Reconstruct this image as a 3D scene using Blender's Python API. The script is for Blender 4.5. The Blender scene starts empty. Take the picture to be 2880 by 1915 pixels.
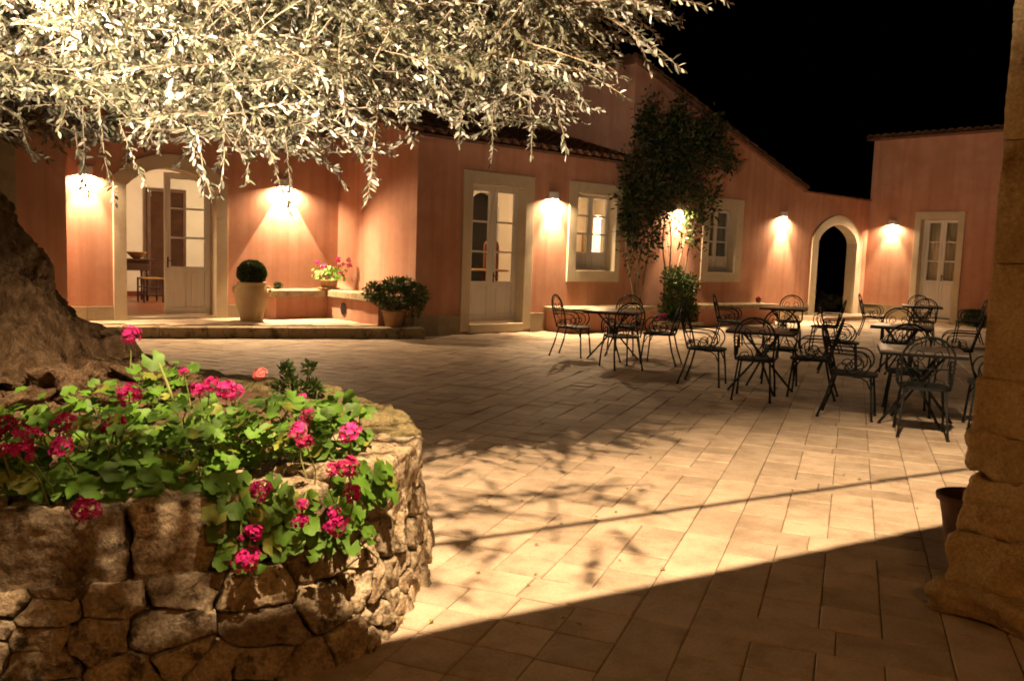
import bpy, math, random
import numpy as np
from mathutils import Vector, Matrix, noise
from mathutils.geometry import tessellate_polygon

random.seed(7)
rng = np.random.default_rng(11)
C = bpy.context.scene.collection
scn = bpy.context.scene

# ------------------------------------------------------------------ camera, sky, exposure
cam_d = bpy.data.cameras.new("camera")
cam = bpy.data.objects.new("camera", cam_d)
C.objects.link(cam)
cam_d.sensor_width = 36.0
cam_d.lens = 30.77
cam_d.clip_start = 0.05
cam_d.clip_end = 500.0
_r = Vector((0.75016, -0.66029, 0.03566))
_u = Vector((0.03883, 0.09782, 0.99445))
_w = Vector((0.66011, 0.74461, -0.09902))
cam.matrix_world = Matrix(((_r.x, _u.x, -_w.x, 0.0), (_r.y, _u.y, -_w.y, 0.0), (_r.z, _u.z, -_w.z, 1.45), (0, 0, 0, 1)))
scn.camera = cam

world = bpy.data.worlds.new("World")
scn.world = world
world.use_nodes = True
wt = world.node_tree
wt.nodes.clear()
sky = wt.nodes.new("ShaderNodeTexSky")
sky.sky_type = 'NISHITA'
sky.sun_disc = False
sky.sun_elevation = math.radians(-9.0)
sky.sun_rotation = math.radians(200.0)
bg = wt.nodes.new("ShaderNodeBackground")
bg.inputs['Strength'].default_value = 0.01
wo = wt.nodes.new("ShaderNodeOutputWorld")
wt.links.new(sky.outputs[0], bg.inputs[0])
wt.links.new(bg.outputs[0], wo.inputs[0])

scn.view_settings.view_transform = 'Standard'
scn.view_settings.look = 'None'
scn.view_settings.exposure = 0.0
scn.view_settings.gamma = 1.0
scn.view_settings.use_curve_mapping = False
scn.render.engine = 'CYCLES'
scn.cycles.use_denoising = True
scn.cycles.max_bounces = 7
scn.cycles.diffuse_bounces = 4
scn.cycles.glossy_bounces = 3
scn.cycles.transmission_bounces = 4
scn.cycles.transparent_max_bounces = 10
scn.cycles.sample_clamp_indirect = 4.0
scn.cycles.filter_width = 1.8
scn.cycles.caustics_reflective = False
scn.cycles.caustics_refractive = False

WARM = (1.0, 0.69, 0.395)        # tungsten floodlight and the added fill light
SCONCE = (1.0, 0.69, 0.385)
AMBER = (1.0, 0.47, 0.12)       # old bulb under the portico
FLOOD_W = 6800.0
TREE_W = 850.0
UPLIGHT_W = 2300.0
THROW_W = 800.0
SCONCE_W = 320.0
SCONCE_SPOT_W = 800.0
FILL_W = 520.0
PORTICO_W = 105.0
ROOM_W = 150.0

# ------------------------------------------------------------------ materials
def new_mat(name):
    m = bpy.data.materials.new(name)
    m.use_nodes = True
    return m, m.node_tree, m.node_tree.nodes["Principled BSDF"]

def mat(name, cols, rough=0.8, scale=4.0, detail=6.0, bump=0.0, bscale=None, metallic=0.0, spec=0.3,
        rand=0.0, stretch=(1, 1, 1), spots=None, spot_scale=3.0, spot_at=(0.55, 0.7), streak=None, bdist=0.02, world_co=False, grain=0.0, island=0.0):
    """A surface whose colour wanders between the colours of cols; spots adds patches of another colour, streak runs down it."""
    m, nt, b = new_mat(name)
    N, L = nt.nodes, nt.links
    tc = N.new("ShaderNodeTexCoord")
    co = tc.outputs['Object']
    if world_co:
        gm = N.new("ShaderNodeNewGeometry")
        co = gm.outputs['Position']
    mp = N.new("ShaderNodeMapping")
    mp.inputs['Scale'].default_value = stretch
    L.new(co, mp.inputs['Vector'])
    vec = mp.outputs[0]
    oi = N.new("ShaderNodeObjectInfo")
    if rand > 0:
        ad = N.new("ShaderNodeVectorMath")
        ad.operation = 'ADD'
        cmb = N.new("ShaderNodeCombineXYZ")
        mm = N.new("ShaderNodeMath")
        mm.operation = 'MULTIPLY'
        mm.inputs[1].default_value = 37.0
        L.new(oi.outputs['Random'], mm.inputs[0])
        L.new(mm.outputs[0], cmb.inputs[0])
        L.new(mm.outputs[0], cmb.inputs[1])
        L.new(vec, ad.inputs[0])
        L.new(cmb.outputs[0], ad.inputs[1])
        vec = ad.outputs[0]
    nz = N.new("ShaderNodeTexNoise")
    nz.inputs['Scale'].default_value = scale
    nz.inputs['Detail'].default_value = detail
    nz.inputs['Roughness'].default_value = 0.62
    L.new(vec, nz.inputs['Vector'])
    rp = N.new("ShaderNodeValToRGB")
    els = rp.color_ramp.elements
    n = len(cols)
    els[0].position, els[0].color = 0.3, (*cols[0], 1)
    els[1].position, els[1].color = 0.7, (*cols[-1], 1)
    for i in range(1, n - 1):
        e = els.new(0.3 + 0.4 * i / (n - 1))
        e.color = (*cols[i], 1)
    L.new(nz.outputs[0], rp.inputs[0])
    col = rp.outputs[0]
    def mix(fac, a, c, mode='MIX'):
        x = N.new("ShaderNodeMix")
        x.data_type = 'RGBA'
        x.blend_type = mode
        L.new(fac, x.inputs[0])
        L.new(a, x.inputs[6])
        if isinstance(c, tuple):
            x.inputs[7].default_value = (*c, 1)
        else:
            L.new(c, x.inputs[7])
        return x.outputs[2]
    if spots:
        s = N.new("ShaderNodeTexNoise")
        s.inputs['Scale'].default_value = spot_scale
        s.inputs['Detail'].default_value = 8
        s.inputs['Roughness'].default_value = 0.7
        L.new(vec, s.inputs['Vector'])
        mr = N.new("ShaderNodeMapRange")
        mr.inputs[1].default_value, mr.inputs[2].default_value = spot_at
        L.new(s.outputs[0], mr.inputs[0])
        col = mix(mr.outputs[0], col, spots)
    if streak:
        mp2 = N.new("ShaderNodeMapping")
        mp2.inputs['Scale'].default_value = (4.5, 4.5, 0.22)
        L.new(tc.outputs['Object'], mp2.inputs['Vector'])
        s = N.new("ShaderNodeTexNoise")
        s.inputs['Scale'].default_value = 1.5
        s.inputs['Detail'].default_value = 4
        L.new(mp2.outputs[0], s.inputs['Vector'])
        mr = N.new("ShaderNodeMapRange")
        mr.inputs[1].default_value, mr.inputs[2].default_value = 0.46, 0.72
        mr.inputs[4].default_value = 0.5
        L.new(s.outputs[0], mr.inputs[0])
        col = mix(mr.outputs[0], col, streak)
    if grain > 0:
        gz = N.new("ShaderNodeTexNoise")
        gz.inputs['Scale'].default_value = 75.0
        gz.inputs['Detail'].default_value = 3
        L.new(vec, gz.inputs['Vector'])
        gr = N.new("ShaderNodeMapRange")
        gr.inputs[1].default_value, gr.inputs[2].default_value = 0.3, 0.7
        gr.inputs[3].default_value, gr.inputs[4].default_value = 1 - grain, 1 + grain
        L.new(gz.outputs[0], gr.inputs[0])
        gh = N.new("ShaderNodeHueSaturation")
        L.new(gr.outputs[0], gh.inputs['Value'])
        L.new(col, gh.inputs['Color'])
        col = gh.outputs[0]
    if island > 0:
        gi = N.new("ShaderNodeNewGeometry")
        ir = N.new("ShaderNodeMapRange")
        ir.inputs[3].default_value, ir.inputs[4].default_value = 1 - island, 1 + island
        L.new(gi.outputs['Random Per Island'], ir.inputs[0])
        ih = N.new("ShaderNodeHueSaturation")
        L.new(ir.outputs[0], ih.inputs['Value'])
        L.new(col, ih.inputs['Color'])
        col = ih.outputs[0]
    if rand > 0:
        hs = N.new("ShaderNodeHueSaturation")
        mr = N.new("ShaderNodeMapRange")
        mr.inputs[3].default_value, mr.inputs[4].default_value = 1 - rand, 1 + rand
        L.new(oi.outputs['Random'], mr.inputs[0])
        L.new(mr.outputs[0], hs.inputs['Value'])
        L.new(col, hs.inputs['Color'])
        col = hs.outputs[0]
    L.new(col, b.inputs['Base Color'])
    b.inputs['Roughness'].default_value = rough
    b.inputs['Metallic'].default_value = metallic
    b.inputs['Specular IOR Level'].default_value = spec
    if bump > 0:
        nb = N.new("ShaderNodeTexNoise")
        nb.inputs['Scale'].default_value = bscale or scale * 4
        nb.inputs['Detail'].default_value = 8
        nb.inputs['Roughness'].default_value = 0.65
        L.new(vec, nb.inputs['Vector'])
        bp = N.new("ShaderNodeBump")
        bp.inputs['Strength'].default_value = bump
        bp.inputs['Distance'].default_value = bdist
        L.new(nb.outputs[0], bp.inputs['Height'])
        L.new(bp.outputs[0], b.inputs['Normal'])
    return m

def emit_mat(name, col, strength):
    m, nt, b = new_mat(name)
    b.inputs['Base Color'].default_value = (*col, 1)
    b.inputs['Emission Color'].default_value = (*col, 1)
    b.inputs['Emission Strength'].default_value = strength
    return m

def glass_mat():
    m, nt, b = new_mat("window_glass")
    N, L = nt.nodes, nt.links
    N.remove(b)
    tr = N.new("ShaderNodeBsdfTransparent")
    tr.inputs[0].default_value = (0.93, 0.95, 0.94, 1)
    gl = N.new("ShaderNodeBsdfGlossy")
    gl.inputs['Roughness'].default_value = 0.02
    lw = N.new("ShaderNodeLayerWeight")
    pw = N.new("ShaderNodeMath")
    pw.operation = 'POWER'
    pw.inputs[1].default_value = 4.0
    fr = N.new("ShaderNodeMath")
    fr.operation = 'MULTIPLY_ADD'
    fr.inputs[1].default_value = 0.7
    fr.inputs[2].default_value = 0.035
    L.new(lw.outputs['Facing'], pw.inputs[0])
    L.new(pw.outputs[0], fr.inputs[0])
    mx = N.new("ShaderNodeMixShader")
    L.new(fr.outputs[0], mx.inputs[0])
    L.new(tr.outputs[0], mx.inputs[1])
    L.new(gl.outputs[0], mx.inputs[2])
    L.new(mx.outputs[0], N["Material Output"].inputs[0])
    return m

def leaf_mat(name, top, under, var=0.25, rough=0.5, trans=0.2):
    m, nt, b = new_mat(name)
    N, L = nt.nodes, nt.links
    g = N.new("ShaderNodeNewGeometry")
    nz = N.new("ShaderNodeTexNoise")
    nz.inputs['Scale'].default_value = 9.0
    nz.inputs['Detail'].default_value = 2
    L.new(g.outputs['Position'], nz.inputs['Vector'])
    mx = N.new("ShaderNodeMix")
    mx.data_type = 'RGBA'
    mx.inputs[6].default_value = (*top, 1)
    mx.inputs[7].default_value = (*under, 1)
    L.new(g.outputs['Backfacing'], mx.inputs[0])
    hs = N.new("ShaderNodeHueSaturation")
    mr = N.new("ShaderNodeMapRange")
    mr.inputs[1].default_value, mr.inputs[2].default_value = 0.3, 0.7
    mr.inputs[3].default_value, mr.inputs[4].default_value = 1 - var, 1 + var
    ri = N.new("ShaderNodeMath")
    ri.operation = 'ADD'
    isl = N.new("ShaderNodeMath")
    isl.operation = 'MULTIPLY_ADD'
    isl.inputs[1].default_value = 0.4
    isl.inputs[2].default_value = -0.2
    L.new(g.outputs['Random Per Island'], isl.inputs[0])
    L.new(nz.outputs[0], ri.inputs[0])
    L.new(isl.outputs[0], ri.inputs[1])
    L.new(ri.outputs[0], mr.inputs[0])
    L.new(mr.outputs[0], hs.inputs['Value'])
    L.new(mx.outputs[2], hs.inputs['Color'])
    L.new(hs.outputs[0], b.inputs['Base Color'])
    b.inputs['Roughness'].default_value = rough
    b.inputs['Specular IOR Level'].default_value = 0.35
    tl = N.new("ShaderNodeBsdfTranslucent")
    L.new(hs.outputs[0], tl.inputs[0])
    ms = N.new("ShaderNodeMixShader")
    ms.inputs[0].default_value = trans
    L.new(b.outputs[0], ms.inputs[1])
    L.new(tl.outputs[0], ms.inputs[2])
    L.new(ms.outputs[0], N["Material Output"].inputs[0])
    return m

M = {}
M['stucco'] = mat("pink_stucco", [(0.46, 0.235, 0.16), (0.58, 0.315, 0.225), (0.65, 0.38, 0.28)], 0.92, 1.1, 9, 0.16, 26, spec=0.1, streak=(0.41, 0.18, 0.118), bdist=0.012, spots=(0.50, 0.27, 0.19), spot_scale=0.8, spot_at=(0.48, 0.66))
M['skirt'] = mat("grey_skirting_stone", [(0.27, 0.22, 0.15), (0.40, 0.34, 0.24)], 0.9, 5, 8, 0.4, 30, rand=0.12, spots=(0.19, 0.16, 0.11), spot_at=(0.56, 0.75), bdist=0.01)
M['trim'] = mat("cream_limestone", [(0.56, 0.48, 0.35), (0.69, 0.61, 0.47)], 0.85, 3, 8, 0.25, 40, rand=0.05, spots=(0.44, 0.36, 0.24), spot_at=(0.58, 0.75), bdist=0.006)
M['wood'] = mat("white_painted_wood", [(0.72, 0.69, 0.66), (0.82, 0.79, 0.76)], 0.5, 2.5, 5, 0.1, 60, stretch=(3, 3, 0.4), spec=0.4, bdist=0.003)
M['plaster'] = mat("white_interior_plaster", [(0.72, 0.66, 0.56), (0.80, 0.74, 0.64)], 0.9, 2, 4)
M['lampwhite'] = mat("white_plaster_housing", [(0.74, 0.70, 0.66), (0.80, 0.77, 0.73)], 0.7, 8, 4)
M['floor_in'] = mat("terracotta_floor", [(0.22, 0.08, 0.04), (0.30, 0.12, 0.06)], 0.4, 5, 4)
M['slab'] = mat("old_bench_slab", [(0.34, 0.27, 0.17), (0.52, 0.43, 0.29)], 0.9, 6, 8, 0.5, 30, rand=0.08, spots=(0.13, 0.10, 0.065), spot_scale=5, spot_at=(0.52, 0.68), bdist=0.012)
M['edge'] = mat("stained_step_stone", [(0.30, 0.23, 0.14), (0.45, 0.36, 0.23)], 0.9, 4, 8, 0.5, 30, rand=0.1, spots=(0.10, 0.075, 0.045), spot_scale=4, spot_at=(0.47, 0.62), bdist=0.012)
M['tile'] = mat("courtyard_tile", [(0.37, 0.275, 0.195), (0.49, 0.385, 0.285), (0.55, 0.445, 0.335)], 0.72, 5, 9, 0.4, 22, rand=0.15, spots=(0.31, 0.225, 0.15), spot_scale=2.4, spot_at=(0.5, 0.75), spec=0.25, bdist=0.006, grain=0.1)
M['tile_far'] = mat("courtyard_tile_far", [(0.36, 0.27, 0.19), (0.49, 0.385, 0.285), (0.56, 0.455, 0.34)], 0.72, 3.2, 9, 0.4, 22, spots=(0.31, 0.225, 0.15), spot_scale=1.9, spot_at=(0.5, 0.72), spec=0.25, bdist=0.006, island=0.15, grain=0.08)
M['joint'] = mat("earthy_joint", [(0.13, 0.09, 0.06), (0.22, 0.16, 0.11)], 1.0, 8, 5)
M['earth'] = mat("bare_earth", [(0.07, 0.05, 0.03), (0.14, 0.10, 0.06)], 1.0, 2, 8, 0.5, 12)
M['soil'] = mat("planter_soil", [(0.07, 0.04, 0.025), (0.22, 0.13, 0.08)], 1.0, 14, 8, 1.0, 40, bdist=0.02)
M['rooftile'] = mat("terracotta_roof_tile", [(0.15, 0.075, 0.045), (0.28, 0.14, 0.08)], 0.9, 7, 6, 0.3, 30, rand=0.2, spots=(0.10, 0.08, 0.055), spot_at=(0.5, 0.7))
M['iron'] = mat("dark_green_iron", [(0.010, 0.012, 0.011), (0.018, 0.021, 0.020)], 0.65, 20, 4, 0.2, 90, spec=0.22)
M['top'] = mat("table_top_stone", [(0.15, 0.115, 0.095), (0.23, 0.18, 0.15)], 0.38, 12, 6, spec=0.5)
M['terracotta'] = mat("weathered_terracotta", [(0.34, 0.19, 0.10), (0.46, 0.28, 0.16)], 0.85, 6, 7, 0.3, 30, spots=(0.30, 0.22, 0.14), spot_at=(0.5, 0.7), bdist=0.006)
M['darkpot'] = mat("shaded_terracotta", [(0.10, 0.05, 0.028), (0.17, 0.09, 0.05)], 0.9, 6, 7, 0.3, 30)  # terracotta darkened to put shade on the pot by the pier
M['jar'] = mat("buff_glazed_clay", [(0.40, 0.31, 0.17), (0.50, 0.40, 0.235)], 0.6, 4, 6, 0.2, 30, spots=(0.36, 0.26, 0.12), spot_at=(0.55, 0.7), bdist=0.005)
M['darkwood'] = mat("dark_walnut", [(0.035, 0.016, 0.010), (0.075, 0.034, 0.02)], 0.45, 6, 5, stretch=(1, 1, 6))
M['redwood'] = mat("reddish_cherry_wood", [(0.14, 0.035, 0.015), (0.22, 0.06, 0.025)], 0.4, 6, 5, stretch=(1, 1, 6))
M['rush'] = mat("rush_seat", [(0.30, 0.17, 0.06), (0.42, 0.26, 0.10)], 0.8, 30, 4)
M['louvre'] = mat("brown_louvre_wood", [(0.07, 0.030, 0.016), (0.12, 0.055, 0.03)], 0.6, 5, 4)
M['stone'] = mat("field_stone", [(0.20, 0.14, 0.085), (0.42, 0.33, 0.22), (0.60, 0.51, 0.38)], 0.97, 6.5, 12, 1.0, 30, rand=0.28, spots=(0.10, 0.075, 0.045), spot_scale=9, spot_at=(0.53, 0.62), bdist=0.03, spec=0.1, grain=0.35)
M['moss'] = mat("lichened_cap_stone", [(0.20, 0.16, 0.08), (0.34, 0.28, 0.15)], 0.95, 7, 10, 0.9, 26, rand=0.15, spots=(0.10, 0.09, 0.035), spot_scale=6, spot_at=(0.5, 0.66), bdist=0.03, spec=0.1, grain=0.35)
M['mortar'] = mat("dark_earth_fill", [(0.025, 0.017, 0.01), (0.05, 0.035, 0.02)], 1.0, 10, 5)
M['block'] = mat("golden_sandstone", [(0.36, 0.24, 0.115), (0.50, 0.36, 0.19), (0.58, 0.44, 0.26)], 0.95, 3.5, 10, 1.0, 22, rand=0.1, spots=(0.20, 0.105, 0.045), spot_scale=4, spot_at=(0.52, 0.7), bdist=0.02, spec=0.1, grain=0.22)
M['bark'] = mat("olive_bark", [(0.055, 0.032, 0.017), (0.14, 0.09, 0.052), (0.25, 0.175, 0.11)], 0.95, 9, 10, 1.0, 30, stretch=(2.4, 2.4, 0.5), bdist=0.05, spec=0.1, grain=0.3)
M['burl'] = mat("pale_root_bark", [(0.09, 0.055, 0.03), (0.26, 0.175, 0.11)], 0.95, 16, 10, 1.0, 45, bdist=0.05, spec=0.1, grain=0.4)
M['twig'] = mat("grey_olive_twig", [(0.22, 0.16, 0.11), (0.34, 0.26, 0.18)], 0.9, 10, 3)
M['olive'] = leaf_mat("olive_leaf", (0.13, 0.13, 0.08), (0.42, 0.395, 0.32), 0.55, 0.4, 0.12)
M['geranium'] = leaf_mat("geranium_leaf", (0.095, 0.21, 0.022), (0.15, 0.26, 0.05), 0.45, 0.55, 0.25)
M['geranium_pale'] = leaf_mat("geranium_leaf_yellowing", (0.22, 0.26, 0.04), (0.25, 0.30, 0.07), 0.25, 0.55, 0.25)
M['boxleaf'] = leaf_mat("box_leaf", (0.032, 0.058, 0.014), (0.06, 0.09, 0.03), 0.35, 0.5, 0.15)
M['shrubleaf'] = leaf_mat("shrub_leaf", (0.04, 0.085, 0.018), (0.08, 0.12, 0.035), 0.35, 0.45, 0.2)
M['vineleaf'] = leaf_mat("vine_leaf", (0.022, 0.036, 0.010), (0.05, 0.07, 0.022), 0.4, 0.5, 0.25)
M['petal_pink'] = leaf_mat("magenta_petal", (0.72, 0.022, 0.26), (0.62, 0.03, 0.25), 0.25, 0.6, 0.25)
M['petal_hot'] = leaf_mat("hot_pink_petal", (0.85, 0.05, 0.36), (0.75, 0.07, 0.35), 0.2, 0.6, 0.25)
M['petal_dark'] = leaf_mat("crimson_petal", (0.48, 0.010, 0.12), (0.40, 0.012, 0.11), 0.25, 0.6, 0.2)
M['petal_coral'] = leaf_mat("faded_coral_petal", (0.75, 0.16, 0.16), (0.62, 0.16, 0.14), 0.25, 0.6, 0.2)
M['stem'] = mat("green_stem", [(0.16, 0.20, 0.05), (0.26, 0.28, 0.09)], 0.7, 10, 3)
M['cloth'] = mat("beige_curtain", [(0.42, 0.36, 0.24), (0.50, 0.43, 0.30)], 0.95, 4, 4)
M['greycloth'] = mat("grey_curtain", [(0.30, 0.29, 0.27), (0.38, 0.37, 0.34)], 0.95, 4, 4)
M['black'] = mat("near_black", [(0.012, 0.010, 0.008), (0.02, 0.016, 0.012)], 0.9, 4, 3)
M['grille'] = mat("rusty_grille", [(0.06, 0.045, 0.04), (0.12, 0.085, 0.07)], 0.7, 30, 4)
M['picture'] = mat("sepia_print", [(0.50, 0.40, 0.22), (0.62, 0.52, 0.33)], 0.8, 6, 5, spots=(0.25, 0.17, 0.08), spot_scale=7, spot_at=(0.55, 0.65))
M['gold'] = mat("gilt_frame", [(0.35, 0.20, 0.06), (0.48, 0.30, 0.10)], 0.5, 10, 4)
M['bulb'] = emit_mat("lit_bulb", (1.0, 0.78, 0.5), 30.0)
M['shade'] = emit_mat("lit_lampshade", (1.0, 0.85, 0.6), 1.6)
M['steel'] = mat("dark_steel", [(0.05, 0.05, 0.05), (0.08, 0.08, 0.08)], 0.5, 10, 3, metallic=0.6)
M['glass'] = glass_mat()
M['bottle'] = mat("pale_bottle", [(0.60, 0.57, 0.50), (0.70, 0.67, 0.6)], 0.2, 5, 3)
M['litter'] = mat("dry_leaf", [(0.20, 0.13, 0.03), (0.34, 0.30, 0.06)], 0.8, 20, 3)

# ------------------------------------------------------------------ mesh helpers
OFF = {}

class MB:
    def __init__(self, f=None):
        self.v, self.fc, self.f = [], [], f
    def add(self, vs, fs):
        o = len(self.v)
        if self.f:
            vs = [self.f(*p) for p in vs]
        self.v.extend([tuple(p) for p in vs])
        self.fc.extend([tuple(i + o for i in q) for q in fs])
    def box(self, x0, x1, y0, y1, z0, z1):
        self.add([(x0, y0, z0), (x1, y0, z0), (x1, y1, z0), (x0, y1, z0), (x0, y0, z1), (x1, y0, z1), (x1, y1, z1), (x0, y1, z1)],
                 [(0, 3, 2, 1), (4, 5, 6, 7), (0, 1, 5, 4), (1, 2, 6, 5), (2, 3, 7, 6), (3, 0, 4, 7)])
    def tube(self, pts, r, n=6, closed=False, cap=True):
        pts = [Vector(p) for p in pts]
        m = len(pts)
        rs = r if isinstance(r, (list, tuple)) else [r] * m
        vs, fs = [], []
        up = Vector((0, 0, 1))
        prev = None
        for i, p in enumerate(pts):
            if closed:
                t = pts[(i + 1) % m] - pts[i - 1]
            else:
                t = pts[min(i + 1, m - 1)] - pts[max(i - 1, 0)]
            if t.length < 1e-9:
                t = Vector((0, 0, 1))
            t.normalize()
            if prev is None:
                a = t.cross(up)
                if a.length < 0.1:
                    a = t.cross(Vector((1, 0, 0)))
            else:
                a = prev - t * prev.dot(t)
                if a.length < 1e-6:
                    a = t.cross(Vector((1, 0, 0)))
            a.normalize()
            prev = a
            b = t.cross(a)
            for k in range(n):
                q = 2 * math.pi * k / n
                vs.append(tuple(p + (a * math.cos(q) + b * math.sin(q)) * rs[i]))
        seg = m if closed else m - 1
        for i in range(seg):
            for k in range(n):
                a0 = i * n + k
                a1 = i * n + (k + 1) % n
                b0 = ((i + 1) % m) * n + k
                b1 = ((i + 1) % m) * n + (k + 1) % n
                fs.append((a0, a1, b1, b0))
        if cap and not closed:
            fs.append(tuple(range(n - 1, -1, -1)))
            fs.append(tuple(range((m - 1) * n, m * n)))
        self.add(vs, fs)
    def lathe(self, prof, n=24, c=(0, 0, 0), sx=1.0, sy=1.0):
        vs, fs = [], []
        for r, z in prof:
            for k in range(n):
                q = 2 * math.pi * k / n
                vs.append((c[0] + r * sx * math.cos(q), c[1] + r * sy * math.sin(q), c[2] + z))
        for i in range(len(prof) - 1):
            for k in range(n):
                fs.append((i * n + k, i * n + (k + 1) % n, (i + 1) * n + (k + 1) % n, (i + 1) * n + k))
        if prof[0][0] > 1e-4:
            fs.append(tuple(range(n - 1, -1, -1)))
        if prof[-1][0] > 1e-4:
            fs.append(tuple(range((len(prof) - 1) * n, len(prof) * n)))
        self.add(vs, fs)
    def prism(self, outer, holes, d0, d1):
        """Polygon in (u, z), with holes, between depths d0 and d1."""
        loops = [outer] + list(holes)
        flat = [p for l in loops for p in l]
        tris = tessellate_polygon([[Vector((p[0], p[1], 0)) for p in l] for l in loops])
        n = len(flat)
        vs = [(p[0], d0, p[1]) for p in flat] + [(p[0], d1, p[1]) for p in flat]
        fs = []
        for t in tris:
            a, b, c = (flat[i] for i in t)
            ar = (b[0] - a[0]) * (c[1] - a[1]) - (c[0] - a[0]) * (b[1] - a[1])
            if abs(ar) < 1e-9:
                continue
            t = t if ar > 0 else t[::-1]
            fs.append(tuple(t))
            fs.append(tuple(i + n for i in t[::-1]))
        o = 0
        for l in loops:
            m = len(l)
            for i in range(m):
                j = (i + 1) % m
                fs.append((o + i, o + i + n, o + j + n, o + j))
            o += m
        self.add(vs, fs)
    def build(self, name, material, parent=None, smooth=False, bevel=0.0):
        off = OFF.get(parent.name, Vector((0, 0, 0))) if parent else Vector((0, 0, 0))
        me = bpy.data.meshes.new(name)
        vs = self.v if off.length == 0 else [(p[0] - off.x, p[1] - off.y, p[2] - off.z) for p in self.v]
        me.from_pydata(vs, [], self.fc)
        me.materials.append(material)
        if smooth:
            me.polygons.foreach_set('use_smooth', [True] * len(me.polygons))
        me.update()
        return link(name, me, parent, off, bevel)

def link(name, me, parent=None, off=None, bevel=0.0):
    o = bpy.data.objects.new(name, me)
    C.objects.link(o)
    if parent:
        o.parent = parent
        OFF[o.name] = off if off is not None else OFF.get(parent.name, Vector((0, 0, 0)))
    if bevel:
        bv = o.modifiers.new("soft_edges", 'BEVEL')
        bv.width = bevel
        bv.segments = 2
        bv.limit_method = 'ANGLE'
    return o

def tag(o, label=None, cat=None, group=None, kind=None):
    if label: o['label'] = label
    if cat: o['category'] = cat
    if group: o['group'] = group
    if kind: o['kind'] = kind
    return o

def thing(name, label, cat, loc=(0, 0, 0), group=None, rz=0.0):
    o = bpy.data.objects.new(name, None)
    C.objects.link(o)
    o.location = loc
    o.rotation_euler = (0, 0, rz)
    o.empty_display_size = 0.2
    OFF[o.name] = Vector(loc)
    return tag(o, label, cat, group)

def copy_tree(o, parent=None):
    c = o.copy()
    C.objects.link(c)
    if parent: c.parent = parent
    for ch in o.children:
        copy_tree(ch, c)
    return c

def npmesh(name, V, F, material, parent=None, smooth=False):
    off = OFF.get(parent.name, Vector((0, 0, 0))) if parent else Vector((0, 0, 0))
    me = bpy.data.meshes.new(name)
    V = np.asarray(V, float) - np.array(off)
    me.vertices.add(len(V))
    me.vertices.foreach_set('co', V.ravel())
    F = np.asarray(F, np.int32)
    k = F.shape[1]
    me.loops.add(F.size)
    me.loops.foreach_set('vertex_index', F.ravel())
    me.polygons.add(len(F))
    me.polygons.foreach_set('loop_start', np.arange(0, F.size, k, dtype=np.int32))
    me.materials.append(material)
    me.update(calc_edges=True)
    if smooth:
        me.polygons.foreach_set('use_smooth', [True] * len(me.polygons))
    return link(name, me, parent, off)

def lamp(name, kind, loc, power, color, parent=None, radius=0.03, spot=None, blend=0.15, target=None):
    l = bpy.data.lights.new(name, kind)
    l.energy = power
    l.color = color
    l.shadow_soft_size = radius
    if kind == 'SPOT':
        l.spot_size = math.radians(spot)
        l.spot_blend = blend
    o = bpy.data.objects.new(name, l)
    C.objects.link(o)
    if parent:
        o.parent = parent
        loc = Vector(loc) - OFF[parent.name]
    o.location = loc
    if target is not None:
        d = Vector(target) - (Vector(loc) + (OFF[parent.name] if parent else Vector((0, 0, 0))))
        o.rotation_euler = d.to_track_quat('-Z', 'Y').to_euler()
    return o

def cl(x, y, z=None):
    """Site grid turned towards the olive planter: x across, y away, metres from the tripod."""
    p = (0.7483 * x + 0.6634 * y, -0.6634 * x + 0.7483 * y)
    return p if z is None else (p[0], p[1], z)

def fbm(x, y, z, s=1.0, o=4):
    return noise.fractal(Vector((x * s, y * s, z * s)), 1.0, 2.0, o)

def arc(cx, cz, r, a0, a1, n):
    return [(cx + r * math.cos(math.radians(a0 + (a1 - a0) * i / n)), cz + r * math.sin(math.radians(a0 + (a1 - a0) * i / n))) for i in range(n + 1)]

def seg_arch(x0, x1, zs, rise, n=14):
    """Points of a segmental arch from (x1, zs) over to (x0, zs)."""
    h = (x1 - x0) / 2
    R = (h * h + rise * rise) / (2 * rise)
    cz = zs + rise - R
    a = math.degrees(math.asin(min(1, h / R)))
    return arc((x0 + x1) / 2, cz, R, 90 - a, 90 + a, n)

XM = lambda X: (lambda u, d, z: (X + d, -u, z))     # a wall in a plane of constant x seen from -x: u runs towards -y

# ------------------------------------------------------------------ ground and paving
g = MB()
g.add([(-60, -60, -0.04), (120, -60, -0.04), (120, 120, -0.04), (-60, 120, -0.04)], [(0, 1, 2, 3)])
tag(g.build('ground', M['earth']), 'bare dark earth around the courtyard', kind='structure')

TA = math.radians(27.33)
ADIR = (math.cos(TA), math.sin(TA))
BDIR = (math.sin(TA), -math.cos(TA))
def ab(a, b):
    return (a * ADIR[0] + b * BDIR[0], a * ADIR[1] + b * BDIR[1])

terrace_poly = [(1.2, 14.62), (8.46, 11.72), (8.5, 12.08), (8.5, 14.63), (1.2, 14.63)]
def in_court(x, y):
    if x > 24.0 or y > 12.6 and x > 20 and not (21.2 < x < 23.5 and y < 13.0):
        return False
    if y > 12.05 and x > 8.5 and not (21.2 < x < 23.5):
        return False
    if y > 14.62 - (x - 1.2) * 0.3994 and x < 8.6:
        return False
    return y > -3.5 and x > -5.5 and y < 16.5

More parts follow.
